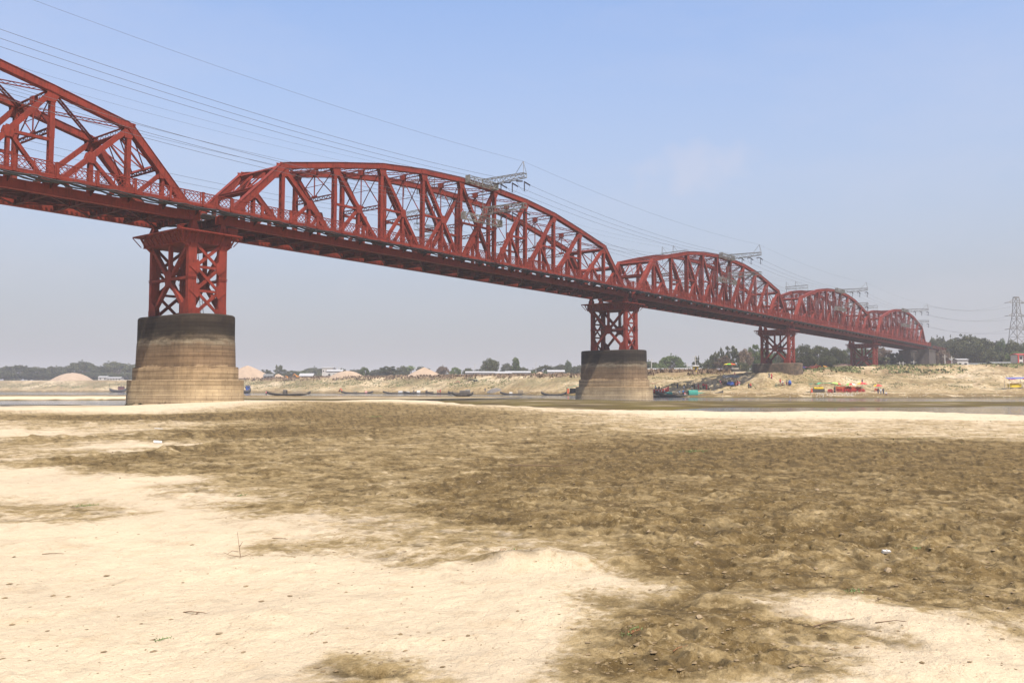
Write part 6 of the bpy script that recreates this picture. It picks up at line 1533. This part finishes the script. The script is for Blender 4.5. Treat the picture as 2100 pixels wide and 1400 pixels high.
def yellow_stall():
    x, y, z = base(2079, 258); o = empty('canopy_stall', (x, y, z), FACE, 'yellow tank-like counter under a blue and red canopy at the right edge', 'stall')
    mb = MB(); mb.prism([(-1.7, -.6, .15), (1.7, -.6, .15), (1.8, -.6, 1.15), (-1.8, -.6, 1.15)], (0, 1.2, 0)); mb.build('counter', M['yellow'], o)
    mb = MB(); mb.box((0, 0, 1.25), (2.2, .8, .2)); mb.build('wares', M['redpl'], o)
    mb = MB(); mb.prism([(-2.6, -1.6, 2.5), (-2.0, 1.4, 3.0), (5, 1.4, 3.1), (5, -1.6, 2.7)], (0, 0, .07)); mb.build('canopy', mat('faded_blue_cloth', (.10, .12, .30), .9), o)
    mb = MB(); mb.box((-1.6, -1.62, 2.45), (2.0, .04, .2)); mb.box((2.2, -1.62, 2.55), (1.3, .04, .25)); mb.build('red_trim', M['redpl'], o)
    for sx in (-2.3, 2.5, 4.6):
        for sy in (-1.4, 1.2): mb = MB(); mb.tube((sx, sy, -.3), (sx, sy, 2.75), .05, 6); mb.build('post', M['pole'], o)
yellow_stall()
def top_stall():
    x, y, z = base(1498, 330); o = empty('bank_stall', (x, y, z - .2), FACE, 'dark low stall under the red yellow green umbrella on the bank top', 'stall')
    mb = MB(); mb.box((0.5, 0, .7), (7.0, 1.6, 1.0)); mb.build('counter', M['boat'], o); mb = MB(); mb.box((-4.2, 0, .9), (2.4, 1.4, 1.3)); mb.build('goods', mat('blue_goods', (.08, .09, .2), .8, 0, (.5, .45, .4), 4), o)
    mb = MB(); mb.box((0, 0, 1.5), (6.0, 1.0, .5)); mb.build('wares', mat('mixed_wares', (.1, .1, .09), .8, 0, (.55, .5, .42), 5), o)
    for sx in (-3, 3.6): mb = MB(); mb.tube((sx, -.6, 0), (sx, -.6, 2.6), .06, 6); mb.build('post', M['bamboo'], o)
top_stall()
def awning(px, dist, w_, label, m, h0, h1):
    x, y, z = base(px, dist); o = empty('awning', (x, y, z), FACE, label, 'awning'); mb = MB()
    mb.prism([(-w_/2, -1.2, h0), (w_/2, -1.2, h1), (w_/2, -1.2, h1 - .8), (-w_/2, -1.2, h0 - .7)], (0, .06, 0)); mb.prism([(-w_/2, -1.2, h0), (w_/2, -1.2, h1), (w_/2, 1.2, h1 + .3), (-w_/2, 1.2, h0 + .3)], (0, 0, .05)); mb.build('cloth', M[m], o)
    for sx, h in ((-w_/2, h0), (0, (h0 + h1) / 2), (w_/2, h1)): mb = MB(); mb.tube((sx, -1.1, -.3), (sx, -1.1, h), .05, 6); mb.build('post', M['bamboo'], o)
awning(1662, 342, 4.4, 'orange red cloth awning on the bank top right of the blue umbrella', 'orange', 1.1, 1.5)
awning(1671, 346, 3.2, 'second orange awning on the bank top, slightly higher', 'orange', 1.5, 2.0)
awning(1731, 352, 5.0, 'pinkish red low awning on the bank top left of the last tower', 'brick2', 1.8, 1.8)
awning(1723, 331, 5.4, 'dark thatched lean-to dug into the grassy bank edge', 'thatch', .8, 1.0)

# white litter along the far water line
def litter():
    rs = np.random.RandomState(8); mb = MB()
    for i in range(620):
        px = rs.choice([rs.uniform(1480, 2100), rs.normal(1695, 28), rs.normal(1735, 18)]); d = rs.uniform(229, 242) if rs.rand() < .8 else rs.uniform(242, 262); x, y = at(px, d); z = ground_at(x, y)
        if z < 0.05: continue
        s = rs.uniform(.06, .20); a = rs.rand() * 3; mb.box((x, y, z + s * .05), (s * 1.6, s, s * .5))
    tag(mb.build('litter', simple('litter_plastic', (.75, .74, .70), c2=(.55, .5, .42))), 'white litter and plastic scattered along the far water line', 'litter', kind='stuff')
litter()

# ------------------------------------------------------------------ small things on the near sand
M['twig'] = mat('dry_twig', (.16, .10, .055), .9); M['clod'] = mat('mud_clod', (.12, .08, .036), .95, 0, (.23, .165, .09), 6, .4, 30); M['foam'] = mat('white_foam', (.52, .50, .46), .8, 0, (.42, .38, .32), 30)
M['weed'] = mat('weed_leaf', (.06, .13, .03), .7, 0, (.13, .18, .05), 20); M['deadleaf'] = mat('dead_leaf', (.22, .09, .03), .8)
def gpt(px, py):
    x, y = gxy(px, py, .68); z = ground_at(x, y); return x, y, z
def twig(px, py, pts, r, label, sc=1.0):
    x, y, z = gpt(px, py); mb = MB()
    for ln in pts:
        P = [(a * sc, b * sc, c * sc + r) for a, b, c in ln]; mb.poly_tube(P, [r * (1 - .6 * i / max(1, len(P) - 1)) for i in range(len(P))], 5)
    o = mb.build('twig', M['twig']); o.location = (x, y, z); o.rotation_euler = (0, 0, FACE); return tag(o, label, 'twig')
twig(493, 1143, [[(0, 0, 0), (-.01, 0, .08), (-.03, .02, .16), (-.04, .02, .24)], [(0, 0, 0), (-.10, -.02, .02), (-.16, -.03, .05)], [(0, 0, 0), (.08, .02, .02), (.12, .02, .01)], [(-.01, 0, .10), (.02, 0, .15)], [(-.02, 0, .05), (-.08, 0, .06), (-.13, .01, .03)]], .004, 'small upright dead sprig on pale sand, left of centre')
twig(622, 1038, [[(0, 0, 0), (.06, 0, .10), (.11, 0, .20)], [(.03, 0, .05), (-.03, 0, .09)], [(.07, 0, .12), (.02, 0, .17)]], .004, 'slanting bare twig beside the mud patch left of centre')
twig(398, 1262, [[(-.09, .03, 0), (-.04, .01, .01), (.02, -.01, .012), (.06, -.01, .01), (.12, -.02, .0)], [(.04, -.01, .01), (.03, -.05, .008), (.07, -.08, 0), (.14, -.07, 0)]], .005, 'curved reddish root lying on the bright sand at lower left')
twig(107, 1140, [[(-.10, 0, .0), (0, .01, .01), (.10, .03, 0)]], .005, 'short straight stick at the far left on the sand')
twig(575, 1108, [[(-.10, .03, .0), (0, .0, .01), (.09, -.03, 0)]], .005, 'thin stick on sand left of the mud border')
twig(1713, 1285, [[(-.22, -.12, 0), (-.05, -.02, .012), (.10, .05, .01), (.2, .12, 0)]], .005, 'long thin stick on the pale patch at lower right')
twig(1130, 960, [[(-.9, .1, .0), (-.4, -.25, .03), (.1, -.3, .02), (.4, .1, .02), (.7, .3, 0)]], .012, 'long pale bent branch lying on the brown flat')
twig(1840, 1290, [[(-.15, 0, 0), (0, .02, .01), (.15, -.02, 0)]], .004, 'faint stick on the pale patch right of the long one')
def tray(px, py, label, w_, d_, h_, tilt, nm='foam_tray'):
    x, y, z = gpt(px, py); mb = MB(); mb.box((0, 0, .02), (w_, d_, .03)); [mb.box((w_ / 2 * a, d_ / 2 * b, .02 + h_ / 2), (w_ * .08 if a else w_ * 1.08, w_ * .08 if b else d_, h_ + .02)) for a, b in ((1, 0), (-1, 0), (0, 1), (0, -1))]
    mb.box((0, 0, .03), (w_ * .08, d_, .03)); o = mb.build(nm, M['foam']); o.location = (x, y, z + .01); o.rotation_euler = (tilt, .1, FACE + .4); return tag(o, label, 'litter')
tray(323, 912, 'white foam tray lying on the sand below the eroded ledge', .22, .14, .02, .35)
tray(1816, 1143, 'white curved foam piece sticking out of the mud at right', .09, .02, .006, .4, 'foam_piece')
tray(325, 878, 'thin white strip on the sand right of the ledge', .3, .03, .01, .1, 'foam_piece')
def weed(px, py, s, label, m='weed', n=26):
    x, y, z = gpt(px, py); mb = MB(); r_ = random.Random(int(px + py)); lf = .018 + .0016 * math.hypot(x - CAMX, y - CAMY)
    for i in range(n):
        a = r_.uniform(0, 6.28); t = r_.uniform(.2, 1.0); l = min(s, lf) * r_.uniform(.5, 1); cx, cy = r_.gauss(0, s * .8), r_.gauss(0, s * .5); p = Vector((cx, cy, 0)); q = p + Vector((math.cos(a) * l * t, math.sin(a) * l * t, l * .7)); sd_ = Vector((-math.sin(a), math.cos(a), 0)) * l * .16
        md_ = p.lerp(q, .5) + Vector((0, 0, l * .12)); mb.add([p, md_ - sd_, q, md_ + sd_], [(0, 1, 2, 3)])
    mb.poly_tube([(-s * 1.2, 0, .002), (0, s * .1, .004), (s * 1.2, 0, .002)], .003, 4)
    o = mb.build('weed', M[m]); o.location = (x, y, z); return tag(o, label, 'plant')
for px, py, s, lb, m, n in ((1040, 1152, .09, 'dark reddish dead weed at the edge of the mud in the centre', 'deadleaf', 40), (1300, 1300, .05, 'tiny yellowing seedling in the lower right mud', 'weed', 14), (1303, 1310, .05, 'small rust seedling just below the yellowing one', 'deadleaf', 10), (1390, 1350, .05, 'rust brown curled leaf near the bottom, right of centre', 'deadleaf', 6),
    (1430, 925, .40, 'flat green grass patch on the brown flat at right of centre', 'weed', 160), (665, 900, .30, 'green tuft on the sand band behind the first mud edge', 'weed', 60), (1395, 880, .3, 'faint green tuft far out on the mud flat', 'weed', 30), (1750, 1225, .07, 'low green weed at the top edge of the pale patch', 'weed', 50), (1880, 1140, .05, 'small bright green sprig right of the foam piece', 'weed', 24), (175, 1035, .14, 'sparse green weeds on the left brown patch', 'weed', 50),
    (333, 1315, .05, 'tiny pale green weed on bright sand at lower left', 'weed', 20), (1290, 1312, .05, 'small green weed beside the rust seedling', 'weed', 24), (1060, 1135, .06, 'green sprigs above the dark dead weed', 'weed', 22), (770, 855, .4, 'olive tuft far back on the sand left of centre', 'weed', 50), (1180, 905, .2, 'dry yellow tuft on the brown flat in the centre', 'deadleaf', 24), (500, 1010, .10, 'small green weeds left of the slanting twig', 'weed', 20)):
    weed(px, py, s, lb, m, n)
def clods():
    rs = np.random.RandomState(12); mb = MB(); ico = [(0, 0, 1), (.9, 0, .3), (.28, .85, .3), (-.72, .53, .3), (-.72, -.53, .3), (.28, -.85, .3), (0, 0, -1)]
    P = []; tries = 0
    while len(P) < 6000 and tries < 40000:
        tries += 1; py = 860 + 540 * rs.rand() ** .8; px = rs.uniform(-20, 2120); P_ = gxy(px, py); P.append(P_)
    P = np.array(P); u, d, _ = uv_of(P[:, 0], P[:, 1]); md = mud_mask(P[:, 0].copy(), P[:, 1].copy(), d); keep = rs.rand(len(P)) < (0.09 + md * 1.1); P = P[keep]; d = d[keep]; Z = ground_z(P[:, 0].copy(), P[:, 1].copy())
    for (x, y), z, dd in zip(P, Z, d):
        s = (.006 + .016 * rs.rand() ** 4) * (1 + dd * .03); k = rs.uniform(.6, 1.3, 7); a = rs.rand() * 6.28; ca, sa = math.cos(a), math.sin(a)
        v = [(x + (p[0] * ca - p[1] * sa) * s * q * 1.3, y + (p[0] * sa + p[1] * ca) * s * q, z + p[2] * s * .5 * q) for p, q in zip(ico, k)]
        mb.add(v, [(0, i, 1 + i % 5) for i in range(1, 6)] + [(6, 1 + i % 5, i) for i in range(1, 6)])
    tag(mb.build('mud_clods', M['clod']), 'small crumbs and clods of dried mud strewn over the mud flat', 'clods', kind='stuff')
clods()
def stone(px, py, s, label):
    s *= .62; x, y, z = gpt(px, py); mb = MB(); rs = random.Random(int(px)); rings = []
    for i in range(5):
        ph = math.pi * (i + .5) / 5; rings.append([(s * math.sin(ph) * math.cos(a) * rs.uniform(.65, 1.3), s * .7 * math.sin(ph) * math.sin(a) * rs.uniform(.65, 1.3), -s * .55 * math.cos(ph)) for a in [2 * math.pi * j / 9 for j in range(9)]])
    loft(mb, rings); o = mb.build('mud_lump', mat('pale_lump', (.30, .22, .13), .9, 0, (.20, .145, .08), 40, .5, 60)) if 'lump' not in M else mb.build('mud_lump', M['lump']); M['lump'] = o.data.materials[0]
    o.location = (x, y, z + s * .05); return tag(o, label, 'lump of mud', 'pale dry lumps on the mud flat')
for px, py, s, lb in ((1430, 1122, .075, 'largest pale lump in the mud, right of centre'), (1822, 1172, .08, 'pale lump just below the white foam piece'), (1990, 1115, .06, 'rounded pale lump near the right edge'), (1330, 1100, .05, 'pale lump in the mud above the dead weed, to its right'), (1322, 1092, .05, 'pale lump touching the other right of centre'), (975, 1112, .05, 'pale crumb in the mud left of the dead weed'),
    (1676, 1012, .10, 'flat pale lump far out on the mud flat at right'), (1800, 1000, .09, 'pale lump in the mid distance near the right'), (1434, 1286, .05, 'round brown lump on the lower right mud'), (983, 994, .07, 'pale lump in the middle distance at centre'), (1220, 1215, .04, 'small lump on bright sand right of centre'), (948, 1198, .03, 'tiny dark crumb on bright sand at centre')):
    stone(px, py, s, lb)

# ------------------------------------------------------------------ haze
def haze():
    mb = MB(); mb.box((700, 500, 30), (4200, 4200, 64)); m = bpy.data.materials.new('haze'); m.use_nodes = True; t = m.node_tree
    t.nodes.clear(); o = t.nodes.new('ShaderNodeOutputMaterial'); v = t.nodes.new('ShaderNodeVolumePrincipled')
    v.inputs['Color'].default_value = (0.62, 0.63, 0.68, 1); v.inputs['Density'].default_value = 0.00034; v.inputs['Anisotropy'].default_value = 0.0
    t.links.new(v.outputs[0], o.inputs['Volume'])
    tag(mb.build('haze', m), kind='stuff')
haze()
